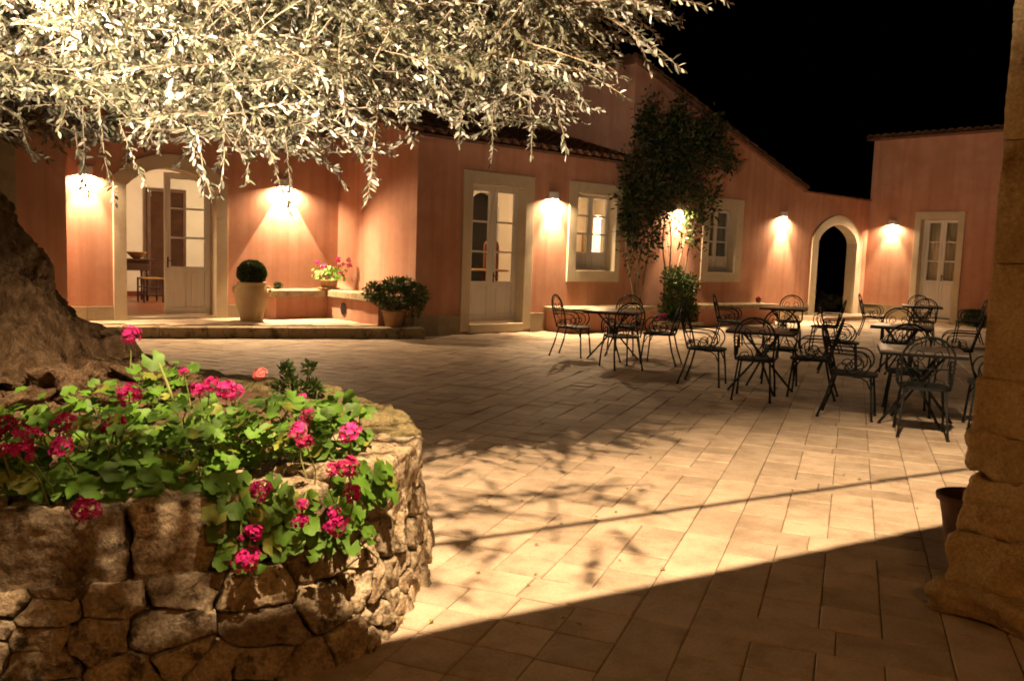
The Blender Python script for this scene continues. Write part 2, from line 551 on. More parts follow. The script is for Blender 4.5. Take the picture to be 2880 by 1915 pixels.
pv = MB()
pv.add([(-6, -4, -0.012), (24.0, -4, -0.012), (24.0, 12.08, -0.012), (8.5, 12.08, -0.012), (8.5, 11.8, -0.012), (-6, 17.6, -0.012)], [(0, 1, 2, 3, 4, 5)])
paving = pv.build('courtyard_paving', M['joint'])
tag(paving, 'sandy stone tiles paving the courtyard in squares framed by long slabs', kind='structure')
cells = []
PA, PB, SW = 1.239, 1.185, 0.243
for i in range(-8, 26):
    a1 = 3.625 + PA * i          # far edge of a cross strip
    a0 = a1 - SW
    for k in range(-24, 14):
        b0 = -0.743 + PB * k
        b1 = b0 + SW - 0.01
        A0, A1, B0, B1 = a1, a1 + PA - SW, b1, b0 + PB
        mid = (b1 + B1) / 2 + random.uniform(-0.12, 0.12)
        cells.append((a0, a1, b1, mid))
        cells.append((a0, a1, mid, B1))
        midA = (a0 + A1) / 2 + random.uniform(-0.15, 0.15)
        cells.append((a0, midA, b0, b1))
        cells.append((midA, A1, b0, b1))
        na = [A0 + (A1 - A0) * t / 4 for t in range(5)]
        nb = [B0 + (B1 - B0) * t / 4 for t in range(5)]
        for q in range(4):
            sh = random.uniform(-0.02, 0.02)
            for p in range(4):
                cells.append((na[p] + (sh if p else 0), na[p + 1] + (sh if p < 3 else 0), nb[q], nb[q + 1]))
vis = []
for c in cells:
    x, y = ab((c[0] + c[1]) / 2, (c[2] + c[3]) / 2)
    if not in_court(x, y):
        continue
    rel = Vector((x, y, -1.45))
    dep = rel.dot(_w)
    inside = dep > 0.4 and abs(rel.dot(_r) / dep) < 0.62 and abs(rel.dot(_u) / dep) < 0.42
    px, py = 0.7483 * x - 0.6634 * y, 0.6634 * x + 0.7483 * y
    under = math.hypot((px + 2.05), (py - 4.2)) < 1.62
    vis.append((dep if inside and not under else 50 + rel.length, c, x, y))
vis.sort(key=lambda t: t[0])
def tile_geo(c, mb, ox=0.0, oy=0.0):
    ja, jb_ = 0.0042, 0.0019
    a0, a1, b0, b1 = c[0] + ja, c[1] - ja, c[2] + jb_, c[3] - jb_
    e = 0.005
    h = random.uniform(-0.0025, 0.0025)
    t1, t2 = random.uniform(-0.0016, 0.0016), random.uniform(-0.0016, 0.0016)
    low = [ab(a0, b0), ab(a0, b1), ab(a1, b1), ab(a1, b0)]
    r_ = lambda: random.uniform(-0.002, 0.002)
    hi = [ab(a0 + e + r_(), b0 + e + r_()), ab(a0 + e + r_(), b1 - e + r_()), ab(a1 - e + r_(), b1 - e + r_()), ab(a1 - e + r_(), b0 + e + r_())]
    zz = [h - t1 - t2, h - t1 + t2, h + t1 + t2, h + t1 - t2]
    vs = [(p[0] - ox, p[1] - oy, -0.011) for p in low] + [(p[0] - ox, p[1] - oy, -0.0045) for p in low] + [(p[0] - ox, p[1] - oy, z) for p, z in zip(hi, zz)]
    fs = [(8, 9, 10, 11)]
    for q in range(4):
        w = (q + 1) % 4
        fs.append((q, w, 4 + w, 4 + q))
        fs.append((4 + q, 4 + w, 8 + w, 8 + q))
    mb.add(vs, fs)
rest = MB()
for n, (d, c, x, y) in enumerate(vis):
    if n < 299 and d < 40:
        mb = MB()
        tile_geo(c, mb, x, y)
        o = mb.build('tile', M['tile'])
        o.parent = paving
        o.location = (x, y, 0)
    else:
        tile_geo(c, rest)
tag(rest.build('tile', M['tile_far'], paving), kind='stuff')

lt = MB()
for _ in range(30):
    x, y = cl(random.uniform(-0.3, 0.9), random.uniform(3.3, 5.4)) if random.random() < 0.75 else cl(random.uniform(-0.3, 3.0), random.uniform(3, 9))
    a = random.uniform(0, 6.28)
    L_, w_ = random.uniform(0.02, 0.045), random.uniform(0.006, 0.011)
    ca, sa = math.cos(a), math.sin(a)
    z = 0.004 + random.uniform(0, 0.004)
    lt.add([(x - ca * L_ / 2, y - sa * L_ / 2, z), (x - sa * w_, y + ca * w_, z + 0.006), (x + ca * L_ / 2, y + sa * L_ / 2, z), (x + sa * w_, y - ca * w_, z + 0.005)], [(0, 3, 2), (0, 2, 1)])
tag(lt.build('fallen_leaves', M['litter']), 'small dry olive leaves scattered on the tiles', kind='stuff')

# raised terrace in front of the arched door
tb = MB()
tb.add([(*p, 0.146) for p in terrace_poly] + [(*p, -0.01) for p in terrace_poly],
       [(0, 1, 2, 3, 4)] + [(5 + i, 5 + (i + 1) % 5, (i + 1) % 5, i) for i in range(5)])
terrace = tag(tb.build('terrace', M['joint']), 'low paved terrace one step above the courtyard', kind='structure')
ex, ey = 7.26, -2.90
el = math.hypot(ex, ey)
ex, ey = ex / el, ey / el
nx, ny = -ey, ex        # into the terrace
s = 0.0
while s < el - 0.05:
    wdt = min(random.uniform(0.54, 0.68), el - s)
    if el - s - wdt < 0.2: wdt = el - s
    mb = MB()
    p0 = (1.2 + ex * (s + 0.004), 14.62 + ey * (s + 0.004))
    p1 = (1.2 + ex * (s + wdt - 0.004), 14.62 + ey * (s + wdt - 0.004))
    o_ = random.uniform(0.025, 0.04)
    q = [(p0[0] - nx * o_, p0[1] - ny * o_), (p1[0] - nx * o_, p1[1] - ny * o_), (p1[0] + nx * 0.3, p1[1] + ny * 0.3), (p0[0] + nx * 0.3, p0[1] + ny * 0.3)]
    zt = 0.165 + random.uniform(-0.003, 0.003)
    mb.add([(a, b, -0.005) for a, b in q] + [(a, b, zt) for a, b in q], [(0, 3, 2, 1), (4, 5, 6, 7), (0, 1, 5, 4), (1, 2, 6, 5), (2, 3, 7, 6), (3, 0, 4, 7)])
    mb.build('edge_stone', M['edge'], terrace, bevel=0.008)
    s += wdt
for i in range(40):
    for k in range(12):
        x0 = 1.3 + i * 0.262
        y0 = 14.6 - (k + 1) * 0.262
        cx, cy = x0 + 0.13, y0 + 0.13
        lim = 14.62 - (cx - 1.2) * 0.3994 + 0.46
        if cx > 8.44 or y0 < lim: continue
        if cx > 8.0 and cy > 12.4 or cy > 14.15 and 6.95 < cx: continue
        mb = MB()
        mb.box(x0 + 0.004, x0 + 0.258, y0 + 0.004, y0 + 0.258, 0.14, 0.160 + random.uniform(-0.002, 0.002))
        mb.build('tile', M['tile'], terrace)

# ------------------------------------------------------------------ joinery shared by the houses
def leaf(parent, f, u0, u1, z0, z1, d, rows, panel_h, name='door_leaf', stile=0.085, split_panel=False, handle=None):
    """A glazed leaf: rows panes one above the other over a solid panel; panes are its sub-parts."""
    mb = MB(f)
    t = 0.045
    mb.box(u0, u0 + stile, d, d + t, z0, z1)
    mb.box(u1 - stile, u1, d, d + t, z0, z1)
    mb.box(u0 + stile, u1 - stile, d, d + t, z1 - stile, z1)
    mb.box(u0 + stile, u1 - stile, d, d + t, z0, z0 + stile * 1.1)
    pt = z0 + panel_h
    mb.box(u0 + stile, u1 - stile, d, d + t, pt - stile * 0.9, pt)
    zs = [pt + (z1 - stile - pt) * i / rows for i in range(rows + 1)]
    bar = 0.034
    for z in zs[1:-1]:
        mb.box(u0 + stile, u1 - stile, d + 0.004, d + t - 0.004, z - bar / 2, z + bar / 2)
    us = [u0 + stile, (u0 + u1) / 2, u1 - stile] if split_panel else [u0 + stile, u1 - stile]
    zb, zt = z0 + stile * 1.1, pt - stile * 0.9
    mb.box(u0 + stile, u1 - stile, d + 0.018, d + 0.03, zb, zt)
    if split_panel:
        mb.box(us[1] - 0.03, us[1] + 0.03, d, d + t, zb, zt)
    for a, b in zip(us[:-1], us[1:]):
        k = 0.035 + (0.03 if split_panel else 0)
        if zt - zb > 0.12:
            mb.box(a + k, b - k, d + 0.006, d + 0.0175, zb + 0.035, zt - 0.035)
    o = mb.build(name, M['wood'], parent, bevel=0.003)
    for i in range(rows):
        g_ = MB(f)
        zz0 = zs[i] + (bar / 2 if i else 0)
        zz1 = zs[i + 1] - (bar / 2 if i < rows - 1 else 0)
        g_.box(u0 + stile, u1 - stile, d + 0.018, d + 0.024, zz0 + 0.001, zz1 - 0.001)
        g_.build('pane', M['glass'], o)
    if handle is not None:
        h = MB(f)
        h.box(handle - 0.012, handle + 0.012, d - 0.008, d - 0.0005, pt - 0.02, pt + 0.16)
        h.tube([(handle, d - 0.008, pt + 0.1), (handle, d - 0.05, pt + 0.1), (handle + 0.09, d - 0.05, pt + 0.1)], 0.008, 6)
        h.build('handle', M['steel'], o)
    return o

def surround(parent, f, u0, u1, z0, z1, w, proud, depth, name='door_frame', sill=True, top_only=None):
    """Cream stone surround of a square opening; u0..u1, z0..z1 is the clear opening."""
    mb = MB(f)
    mb.box(u0 - w, u0, -proud, depth, z0 - (w if sill else 0), z1 + w)
    mb.box(u1, u1 + w, -proud, depth, z0 - (w if sill else 0), z1 + w)
    mb.box(u0, u1, -proud, depth, z1, z1 + w)
    if sill:
        mb.box(u0, u1, -proud, depth, z0 - w, z0)
    return mb.build(name, M['trim'], parent, bevel=0.006)

def roof_tiles(parent, roofobj, f, u0, u1, d_start, slope_len, pitch, zeave, spacing, rowlen=0.40, rowmax=9, upto=None):
    """Barrel tiles as sub-parts of the roof: columns along u, rows up the slope (depth d)."""
    cols = int(round((u1 - u0) / spacing))
    sp = (u1 - u0) / cols
    sl = math.atan(pitch)
    n = 7
    for cidx in range(cols):
        uc = u0 + (cidx + 0.5) * sp
        L = slope_len if upto is None else min(slope_len, upto(uc))
        rows = min(rowmax, max(1, int(round(L / rowlen))))
        for rr in range(rows):
            mb = MB(f)
            s0 = rr * rowlen - 0.04
            s1 = s0 + rowlen + 0.05
            ju, jz = random.uniform(-0.008, 0.008), random.uniform(-0.004, 0.004)
            vs, fs = [], []
            for sidx, (ss, rad, lift) in enumerate(((s0, sp * 0.50, 0.028), (s1, sp * 0.40, 0.006))):
                d = d_start + ss * math.cos(sl)
                z = zeave + ss * math.sin(sl) + lift + jz
                for rad_ in (rad, rad - 0.014):
                    for q in range(n):
                        a = math.pi * q / (n - 1)
                        vs.append((uc + ju + math.cos(a) * rad_, d, z + math.sin(a) * rad_ * 0.8))
            for q in range(n - 1):
                fs.append((q, q + 1, 2 * n + q + 1, 2 * n + q))
                fs.append((n + q, 3 * n + q, 3 * n + q + 1, n + q + 1))
                fs.append((q, n + q, n + q + 1, q + 1))
            mb.add(vs, fs)
            mb.build('roof_tile', M['rooftile'], roofobj)

# ------------------------------------------------------------------ house with the arched door (left)
LF = 14.63
lh = thing('house', 'pink stuccoed house wing with an arched glazed doorway behind the terrace', 'house', (5.5, LF, 0))
op_l, op_r = 4.665, 6.14
arch_in = [(op_l, 0.19), (op_r, 0.19)] + seg_arch(op_l, op_r, 2.30, 0.33)
arch_out = [(op_l - 0.2, 0.165), (op_r + 0.2, 0.165)] + seg_arch(op_l - 0.2, op_r + 0.2, 2.44, 0.42)
w_ = MB()
w_.prism([(3.66, 0), (8.5, 0), (8.5, 3.45), (3.66, 3.45)], [arch_out], LF, LF + 0.35)
w_.build('wall', M['stucco'], lh)
fr = MB()
jl = [(op_l - 0.2, 0.165), (op_l, 0.165), (op_l, 2.30)]
inner = seg_arch(op_l, op_r, 2.30, 0.33)
outer = seg_arch(op_l - 0.2, op_r + 0.2, 2.44, 0.42)
fr.prism([(op_l - 0.2, 0.165), (op_l, 0.165)] + inner[::-1] + [(op_r, 0.165), (op_r + 0.2, 0.165)] + outer, [], LF - 0.03, LF + 0.36)
fr.build('door_frame', M['trim'], lh, bevel=0.006)
sb = MB()
sb.box(op_l + 0.001, op_r - 0.001, LF - 0.02, LF + 0.37, 0.166, 0.205)
sb.build('doorstep', M['trim'], lh, bevel=0.005)
for u0, u1 in ((3.68, 4.06), (4.064, 4.464), (6.342, 6.66), (6.664, 6.95)):
    k = MB()
    k.box(u0, u1, LF - 0.022, LF - 0.001, 0.146, 0.385)
    k.build('skirting', M['skirt'], lh, bevel=0.004)
leaf(lh, None, 5.345, 6.125, 0.225, 2.58, LF + 0.2, 3, 0.80, stile=0.10, split_panel=True, handle=5.395)
XF = lambda X: (lambda u, d, z: (X + d, u, z))
leaf(lh, XF(4.69), LF + 0.38, LF + 1.12, 0.225, 2.5, 0.0, 3, 0.80, stile=0.10, split_panel=True)
# return wall on the far left and what stands behind the trunk
w_ = MB()
w_.box(3.66, 3.96, LF + 0.351, 17.6, 0, 3.45)
w_.build('return_wall', M['stucco'], lh)
w_ = MB()
w_.box(-3.0, 3.64, 14.05, 14.4, 0, 3.45)
w_.box(3.34, 3.64, 14.401, 17.0, 0, 3.45)
w_.build('side_wing_wall', M['stucco'], lh)
pl = MB()
pl.box(2.72, 2.98, 13.97, 14.049, 0, 3.4)
pl.build('pilaster', M['skirt'], lh, bevel=0.01)
# room behind the arched door
rm = MB()
rm.box(3.97, 9.8, 20.4, 20.6, 0.2, 3.1)
rm.box(3.97, 4.1, 17.61, 20.4, 0.2, 3.1)
rm.box(9.8, 10.0, LF + 0.36, 20.6, 0.2, 3.1)
rm.box(3.97, 10.0, LF + 0.352, 20.6, 3.1, 3.2)
rm.build('interior_wall', M['plaster'], lh)
rm = MB()
rm.box(3.97, 9.8, LF + 0.371, 20.4, 0.0, 0.19)
rm.build('interior_floor', M['floor_in'], lh)
rm = MB()
rm.box(4.1, 9.8, 20.37, 20.399, 0.191, 0.30)
rm.build('interior_skirting', M['redwood'], lh)
rf = MB()
rf.add([(3.3, LF - 0.14, 3.42), (8.5, LF - 0.14, 3.42), (8.5, 21.0, 5.3), (3.3, 21.0, 5.3), (3.3, LF - 0.14, 3.48), (8.5, LF - 0.14, 3.48), (8.5, 21.0, 5.36), (3.3, 21.0, 5.36)],
       [(0, 3, 2, 1), (4, 5, 6, 7), (0, 1, 5, 4), (1, 2, 6, 5), (2, 3, 7, 6), (3, 0, 4, 7)])
lroof = rf.build('roof', M['rooftile'], lh)
roof_tiles(lh, lroof, None, 3.3, 8.5, LF - 0.14, 1.6, 0.29, 3.48, 0.236, rowmax=2)

# ------------------------------------------------------------------ middle house
MF = 12.083
mh = thing('house', 'low pink house with a white glazed double door and a small roof of barrel tiles', 'house', (11, MF, 0))
d0, d1, dz0, dz1 = 9.66, 10.925, 0.17, 2.635
x0, x1, wz0, wz1 = 12.28, 13.40, 1.16, 2.67
w_ = MB()
w_.prism([(8.5, 0), (13.8, 0), (13.8, 3.33), (8.5, 3.33)], [[(9.46, 0.1), (11.125, 0.1), (11.125, 2.86), (9.46, 2.86)], [(x0 - 0.23, wz0 - 0.22), (x1 + 0.15, wz0 - 0.22), (x1 + 0.15, wz1 + 0.21), (x0 - 0.23, wz1 + 0.21)]], MF, MF + 0.32)
w_.build('wall', M['stucco'], mh)
w_ = MB()
w_.add([(8.5, MF + 0.321, 0), (8.5, 14.629, 0), (8.5, 14.629, 4.03), (8.5, MF + 0.321, 3.40), (8.82, MF + 0.321, 0), (8.82, 14.629, 0), (8.82, 14.629, 4.03), (8.82, MF + 0.321, 3.40)],
       [(0, 3, 2, 1), (4, 5, 6, 7), (0, 1, 5, 4), (1, 2, 6, 5), (2, 3, 7, 6), (3, 0, 4, 7)])
w_.build('return_wall', M['stucco'], mh)
w_ = MB()
w_.add([(8.82, MF + 0.321, 3.331), (13.8, MF + 0.321, 3.331), (13.8, MF + 0.05, 3.331), (8.82, MF + 0.05, 3.331)], [(0, 1, 2, 3)])
ff = lambda u, d, z: (u, MF + d, z)
fr = MB(ff)
fr.box(9.461, d0, -0.03, 0.3, 0.05, 2.859)
fr.box(d1, 11.124, -0.03, 0.3, 0.05, 2.859)
fr.box(d0, d1, -0.03, 0.3, dz1, 2.859)
fr.build('door_frame', M['trim'], mh, bevel=0.006)
st = MB(ff)
st.box(d0 + 0.001, d1 - 0.001, -0.06, 0.3, 0.02, dz0)
st.build('doorstep', M['trim'], mh, bevel=0.006)
leaf(mh, ff, d0 + 0.1, 10.325, dz0 + 0.035, 2.63, 0.2, 3, 0.72, stile=0.095)
leaf(mh, ff, 10.329, d1 - 0.002, dz0 + 0.035, 2.63, 0.2, 3, 0.72, stile=0.095, handle=10.375)
jb = MB(ff)
jb.box(d0, d0 + 0.098, 0.19, 0.26, dz0, dz1)
jb.build('door_jamb', M['wood'], mh)
fr = MB(ff)
fr.box(x0 - 0.229, x0, -0.03, 0.3, wz0 - 0.219, wz1 + 0.209)
fr.box(x1, x1 + 0.149, -0.03, 0.3, wz0 - 0.219, wz1 + 0.209)
fr.box(x0, x1, -0.03, 0.3, wz1, wz1 + 0.209)
fr.box(x0, x1, -0.03, 0.3, wz0 - 0.219, wz0)
win = fr.build('window', M['trim'], mh, bevel=0.006)
leaf(win, ff, x0 + 0.15, 12.86, wz0 + 0.01, wz1 - 0.01, 0.2, 3, 0.36, name='sash', stile=0.062)
leaf(win, ff, 12.863, x1 - 0.003, wz0 + 0.01, wz1 - 0.01, 0.2, 3, 0.36, name='sash', stile=0.062)
jb = MB(ff)
jb.box(x0, x0 + 0.148, 0.19, 0.26, wz0, wz1)
jb.build('window_jamb', M['wood'], win)
for u0, u1 in ((8.48, 8.98), (8.984, 9.459), (11.126, 11.5)):
    k = MB()
    k.box(u0, u1, MF - 0.024, MF - 0.001, -0.008, 0.345 + random.uniform(-0.004, 0.004))
    k.build('skirting', M['skirt'], mh, bevel=0.005)
k = MB()
k.box(8.478, 8.499, MF, 12.42, 0.13, 0.345)
k.build('skirting', M['skirt'], mh, bevel=0.005)
rm = MB()
rm.prism([(8.83, 0.16), (20.0, 0.16), (20.0, 3.1), (8.83, 3.1)], [[(12.3, 0.2), (13.2, 0.2)] + [(12.75 + 0.45 * math.cos(math.pi * q / 12), 2.30 + 0.5 * math.sin(math.pi * q / 12) ** 0.8) for q in range(13)]], 15.5, 15.65)
rm.box(8.83, 20.0, MF + 0.33, 15.65, 3.1, 3.2)
rm.box(8.83, 8.93, MF + 0.33, 15.5, 0.16, 3.1)
rm.box(15.0 + 1.4, 16.5, 12.42, 15.5, 0.16, 3.1)
rm.build('interior_wall', M['plaster'], mh)
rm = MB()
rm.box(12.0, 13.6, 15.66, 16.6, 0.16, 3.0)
rm.build('hallway_dark_block', M['black'], mh)  # solid black block, its colour standing in for an unlit hallway
rm = MB()
rm.box(8.93, 16.4, MF + 0.33, 15.5, 0.0, 0.16)
rm.build('interior_floor', M['floor_in'], mh)
ZE = 3.30
rf = MB()
ys, yt = MF - 0.16, 14.9
dz = (yt - ys) * 0.29
rf.add([(8.42, ys, ZE), (13.79, ys, ZE), (13.79, yt, ZE + dz), (8.42, yt, ZE + dz), (8.42, ys, ZE + 0.05), (13.79, ys, ZE + 0.05), (13.79, yt, ZE + dz + 0.05), (8.42, yt, ZE + dz + 0.05)],
       [(0, 3, 2, 1), (4, 5, 6, 7), (0, 1, 5, 4), (1, 2, 6, 5), (2, 3, 7, 6), (3, 0, 4, 7)])
mroof = rf.build('roof', M['rooftile'], mh)
roof_tiles(mh, mroof, None, 8.42, 13.79, ys - 0.03, 3.0, 0.29, ZE + 0.05, 0.236, rowlen=0.42, rowmax=7)

# ------------------------------------------------------------------ tall house with the sloping gable
th = thing('house', 'tall pink house with a sloping gable behind the climbing vine', 'house', (17, MF, 0))
wx0, wx1, gz0, gz1 = 16.56, 17.60, 1.18, 2.63
w_ = MB()
w_.prism([(13.801, 0), (20.45, 0), (20.45, 3.28), (13.801, 5.36)], [[(wx0 - 0.25, gz0 - 0.225), (wx1 + 0.26, gz0 - 0.225), (wx1 + 0.26, gz1 + 0.25), (wx0 - 0.25, gz1 + 0.25)]], MF, MF + 0.33)
w_.build('wall', M['stucco'], th)
w_ = MB()
w_.box(13.801, 14.1, MF + 0.331, 19.0, 3.21, 5.36)
w_.build('side_wall', M['stucco'], th)
fr = MB(ff)
fr.box(wx0 - 0.249, wx0, -0.03, 0.3, gz0 - 0.224, gz1 + 0.249)
fr.box(wx1, wx1 + 0.259, -0.03, 0.3, gz0 - 0.224, gz1 + 0.249)
fr.box(wx0, wx1, -0.03, 0.3, gz1, gz1 + 0.249)
fr.box(wx0, wx1, -0.03, 0.3, gz0 - 0.224, gz0)
win = fr.build('window', M['trim'], th, bevel=0.006)
leaf(win, ff, wx0 + 0.1, 17.09, gz0 + 0.01, gz1 - 0.01, 0.2, 3, 0.36, name='sash', stile=0.062)
leaf(win, ff, 17.093, wx1 - 0.003, gz0 + 0.01, gz1 - 0.01, 0.2, 3, 0.36, name='sash', stile=0.062)
jb = MB(ff)
jb.box(wx0, wx0 + 0.098, 0.19, 0.26, gz0, gz1)
jb.build('window_jamb', M['wood'], win)
cu = MB()
pts = [(wx0 + 0.1 + 0.02 * i, MF + 0.36 + 0.015 * math.sin(i * 1.3)) for i in range(52)]
cu.add([(x, y, 1.1) for x, y in pts] + [(x, y, 2.7) for x, y in pts], [(i, i + 1, 53 + i, 52 + i) for i in range(51)])
cu.build('curtain', M['greycloth'], th, smooth=True)
bk = MB()
bk.box(16.51, 20.0, MF + 0.9, MF + 1.0, 0.16, 3.0)
bk.build('interior_wall', M['plaster'], th)
for u0, u1 in ((18.72, 19.4), (19.404, 20.1), (20.104, 20.45)):
    k = MB()
    k.box(u0, u1, MF - 0.024, MF - 0.001, -0.008, 0.385)
    k.build('skirting', M['skirt'], th, bevel=0.005)
rf = MB()
sl = (5.36 - 3.28) / (20.45 - 13.801)
rf.add([(13.72, MF - 0.1, 5.36 + 0.08 * sl), (20.5, MF - 0.1, 3.28 - 0.05 * sl), (20.5, 19, 3.28 - 0.05 * sl), (13.72, 19, 5.36 + 0.08 * sl),
        (13.72, MF - 0.1, 5.44 + 0.08 * sl), (20.5, MF - 0.1, 3.36 - 0.05 * sl), (20.5, 19, 3.36 - 0.05 * sl), (13.72, 19, 5.44 + 0.08 * sl)],
       [(0, 3, 2, 1), (4, 5, 6, 7), (0, 1, 5, 4), (1, 2, 6, 5), (2, 3, 7, 6), (3, 0, 4, 7)])
troof = rf.build('roof', M['rooftile'], th)
nvt = 17
for i in range(nvt):
    mb = MB()
    xa, xb = 13.72 + i * 0.4, 13.72 + (i + 1) * 0.4 + 0.03
    za, zb = 5.45 + 0.08 * sl - (xa - 13.72) * sl, 5.45 + 0.08 * sl - (xb - 13.72) * sl
    vs, fs = [], []
    for xx, zz, rr in ((xa, za + 0.0, 0.085), (xb, zb + 0.02, 0.10)):
        for q in range(7):
            a = math.pi * q / 6
            vs.append((xx, MF - 0.03 + rr * math.cos(a), zz + rr * math.sin(a)))
    for q in range(6):
        fs.append((q, q + 1, 8 + q, 7 + q))
    fs += [(0, 6, 5, 4, 3, 2, 1), (7, 8, 9, 10, 11, 12, 13)]
    mb.add(vs, fs)
    mb.build('roof_tile', M['rooftile'], troof)
for i in range(16):
    mb = MB()
    ya, yb = MF + 0.15 + i * 0.42, MF + 0.15 + (i + 1) * 0.42 + 0.03
    vs, fs = [], []
    for yy, rr, lf in ((ya, 0.10, 0.02), (yb, 0.085, 0.0)):
        for q in range(7):
            a = math.pi * q / 6
            vs.append((13.76 + rr * math.cos(a), yy, 5.45 + lf + rr * math.sin(a)))
    for q in range(6):
        fs.append((q, 7 + q, 8 + q, q + 1))
    fs += [(0, 1, 2, 3, 4, 5, 6), (7, 13, 12, 11, 10, 9, 8)]
    mb.add(vs, fs)
    mb.build('roof_tile', M['rooftile'], troof)

# ------------------------------------------------------------------ wall with the stone archway
gw = thing('gate_wall', 'pink courtyard wall pierced by a stone archway leading into the dark', 'wall', (22.3, MF, 0))
ai = (21.34, 23.40)
ao = (21.04, 23.70)
def pointed(x0, x1, zs, rise, n=10):
    c = (x0 + x1) / 2
    h = (x1 - x0) / 2
    out = []
    for i in range(2 * n + 1):
        t = -1 + i / n
        out.append((c - t * h, zs + rise * (1 - abs(t) ** 1.75) ** 0.66 if abs(t) < 1 else zs))
    return out
w_ = MB()
w_.prism([(20.451, 0), (23.999, 0), (23.999, 3.26), (20.451, 3.26)], [[(ao[0], 0.03), (ao[1], 0.03)] + pointed(*ao, 2.1, 0.68)], MF, MF + 0.27)
w_.build('wall', M['stucco'], gw)
fr = MB()
pin, pou = pointed(*ai, 2.05, 0.48), pointed(*ao, 2.1, 0.68)
fr.prism([(ao[0], 0.03), (ai[0], 0.03)] + pin[::-1] + [(ai[1], 0.03), (ao[1], 0.03)] + pou, [], MF - 0.03, MF + 0.28)
fr.build('arch_frame', M['trim'], gw, bevel=0.006)
th_ = MB()
th_.box(20.6, 23.99, MF - 0.75, MF + 0.5, -0.008, 0.11)
th_.build('threshold', M['tile_far'], gw, bevel=0.01)
for u0, u1 in ((20.453, 21.03), (23.71, 23.97)):
    k = MB()
    k.box(u0, u1, MF - 0.024, MF - 0.001, 0.111, 0.39)
    k.build('skirting', M['skirt'], gw, bevel=0.005)
for i in range(15):
    mb = MB()
    xa = 20.46 + i * 0.237
    mb.box(xa, xa + 0.233, MF - 0.05, MF + 0.32, 3.261, 3.30 + random.uniform(0, 0.012))
    mb.build('coping_tile', M['rooftile'], gw, bevel=0.006)
# garden seen through the archway
rb = MB()
for _ in range(170):
    x, y = random.uniform(20.5, 27.5), random.uniform(14.2, 17.5)
    r_ = random.uniform(0.12, 0.4)
    z = max(0, (y - 13.8) * 0.22) + random.uniform(-0.1, 0.15)
    vs = []
    for a in range(6):
        for t_, zz in ((1.0, 0.0), (0.75, 0.6)):
            q = a * math.pi / 3
            k_ = r_ * t_ * random.uniform(0.7, 1.2)
            vs.append((x + k_ * math.cos(q), y + k_ * math.sin(q), z + zz * r_))
    fs = [(2 * a, 2 * ((a + 1) % 6), 2 * ((a + 1) % 6) + 1, 2 * a + 1) for a in range(6)] + [(1, 3, 5, 7, 9, 11)]
    rb.add(vs, fs)
tag(rb.build('garden_rubble', M['stone']), 'dark heap of garden stones beyond the archway', kind='stuff')

# ------------------------------------------------------------------ house on the right
RX = 24.0
rh = thing('house', 'pink house at the far right with a curtained double door under a tiled eave', 'house', (RX, 8, 0))
fr_ = XM(RX)
w_ = MB(fr_)
w_.prism([(-12.083, 0), (-2.0, 0), (-2.0, 4.93), (-12.083, 4.93)], [[(-10.77, 0.03), (-9.47, 0.03), (-9.47, 2.955), (-10.77, 2.955)]], 0, 0.35)
w_.build('wall', M['stucco'], rh)
w_ = MB()
w_.box(RX + 0.351, RX + 6, 11.75, 12.083, 0, 4.93)
w_.build('end_wall', M['stucco'], rh)
df = MB(fr_)
df.box(-10.769, -10.6, -0.03, 0.3, 0.02, 2.954)
df.box(-9.64, -9.471, -0.03, 0.3, 0.02, 2.954)
df.box(-10.6, -9.64, -0.03, 0.3, 2.75, 2.954)
df.build('door_frame', M['trim'], rh, bevel=0.006)
leaf(rh, fr_, -10.52, -10.085, 0.13, 2.74, 0.2, 3, 1.0, stile=0.075)
leaf(rh, fr_, -10.08, -9.645, 0.13, 2.74, 0.2, 3, 1.0, stile=0.075, handle=-10.04)
jb = MB(fr_)
jb.box(-10.6, -10.522, 0.19, 0.26, 0.1, 2.75)
jb.build('door_jamb', M['wood'], rh)
st = MB(fr_)
st.box(-10.599, -9.641, -0.05, 0.3, -0.005, 0.10)
st.build('doorstep', M['trim'], rh, bevel=0.006)
cu = MB(fr_)
pts = [(-10.55 + 0.02 * i, 0.33 + 0.015 * math.sin(i * 1.5)) for i in range(47)]
cu.add([(x, y, 0.15) for x, y in pts] + [(x, y, 2.75) for x, y in pts], [(i, i + 1, 48 + i, 47 + i) for i in range(46)])
cu.build('curtain', M['cloth'], rh, smooth=True)
for u0, u1 in ((-12.05, -11.4), (-11.395, -10.772), (-9.468, -8.8), (-8.796, -8.1), (-8.096, -7.3), (-7.296, -6.5)):
    k = MB(fr_)
    k.box(u0, u1, -0.024, -0.001, -0.008, 0.39)
    k.build('skirting', M['skirt'], rh, bevel=0.005)
rf = MB(fr_)
rf.add([(-12.2, -0.2, 4.92), (-2.0, -0.2, 4.92), (-2.0, 5, 5.3), (-12.2, 5, 5.3), (-12.2, -0.2, 4.97), (-2.0, -0.2, 4.97), (-2.0, 5, 5.35), (-12.2, 5, 5.35)],
       [(0, 3, 2, 1), (4, 5, 6, 7), (0, 1, 5, 4), (1, 2, 6, 5), (2, 3, 7, 6), (3, 0, 4, 7)])
rroof = rf.build('roof', M['rooftile'], rh)
roof_tiles(rh, rroof, fr_, -12.2, -7.2, -0.22, 1.2, 0.073, 4.97, 0.215, rowmax=2)

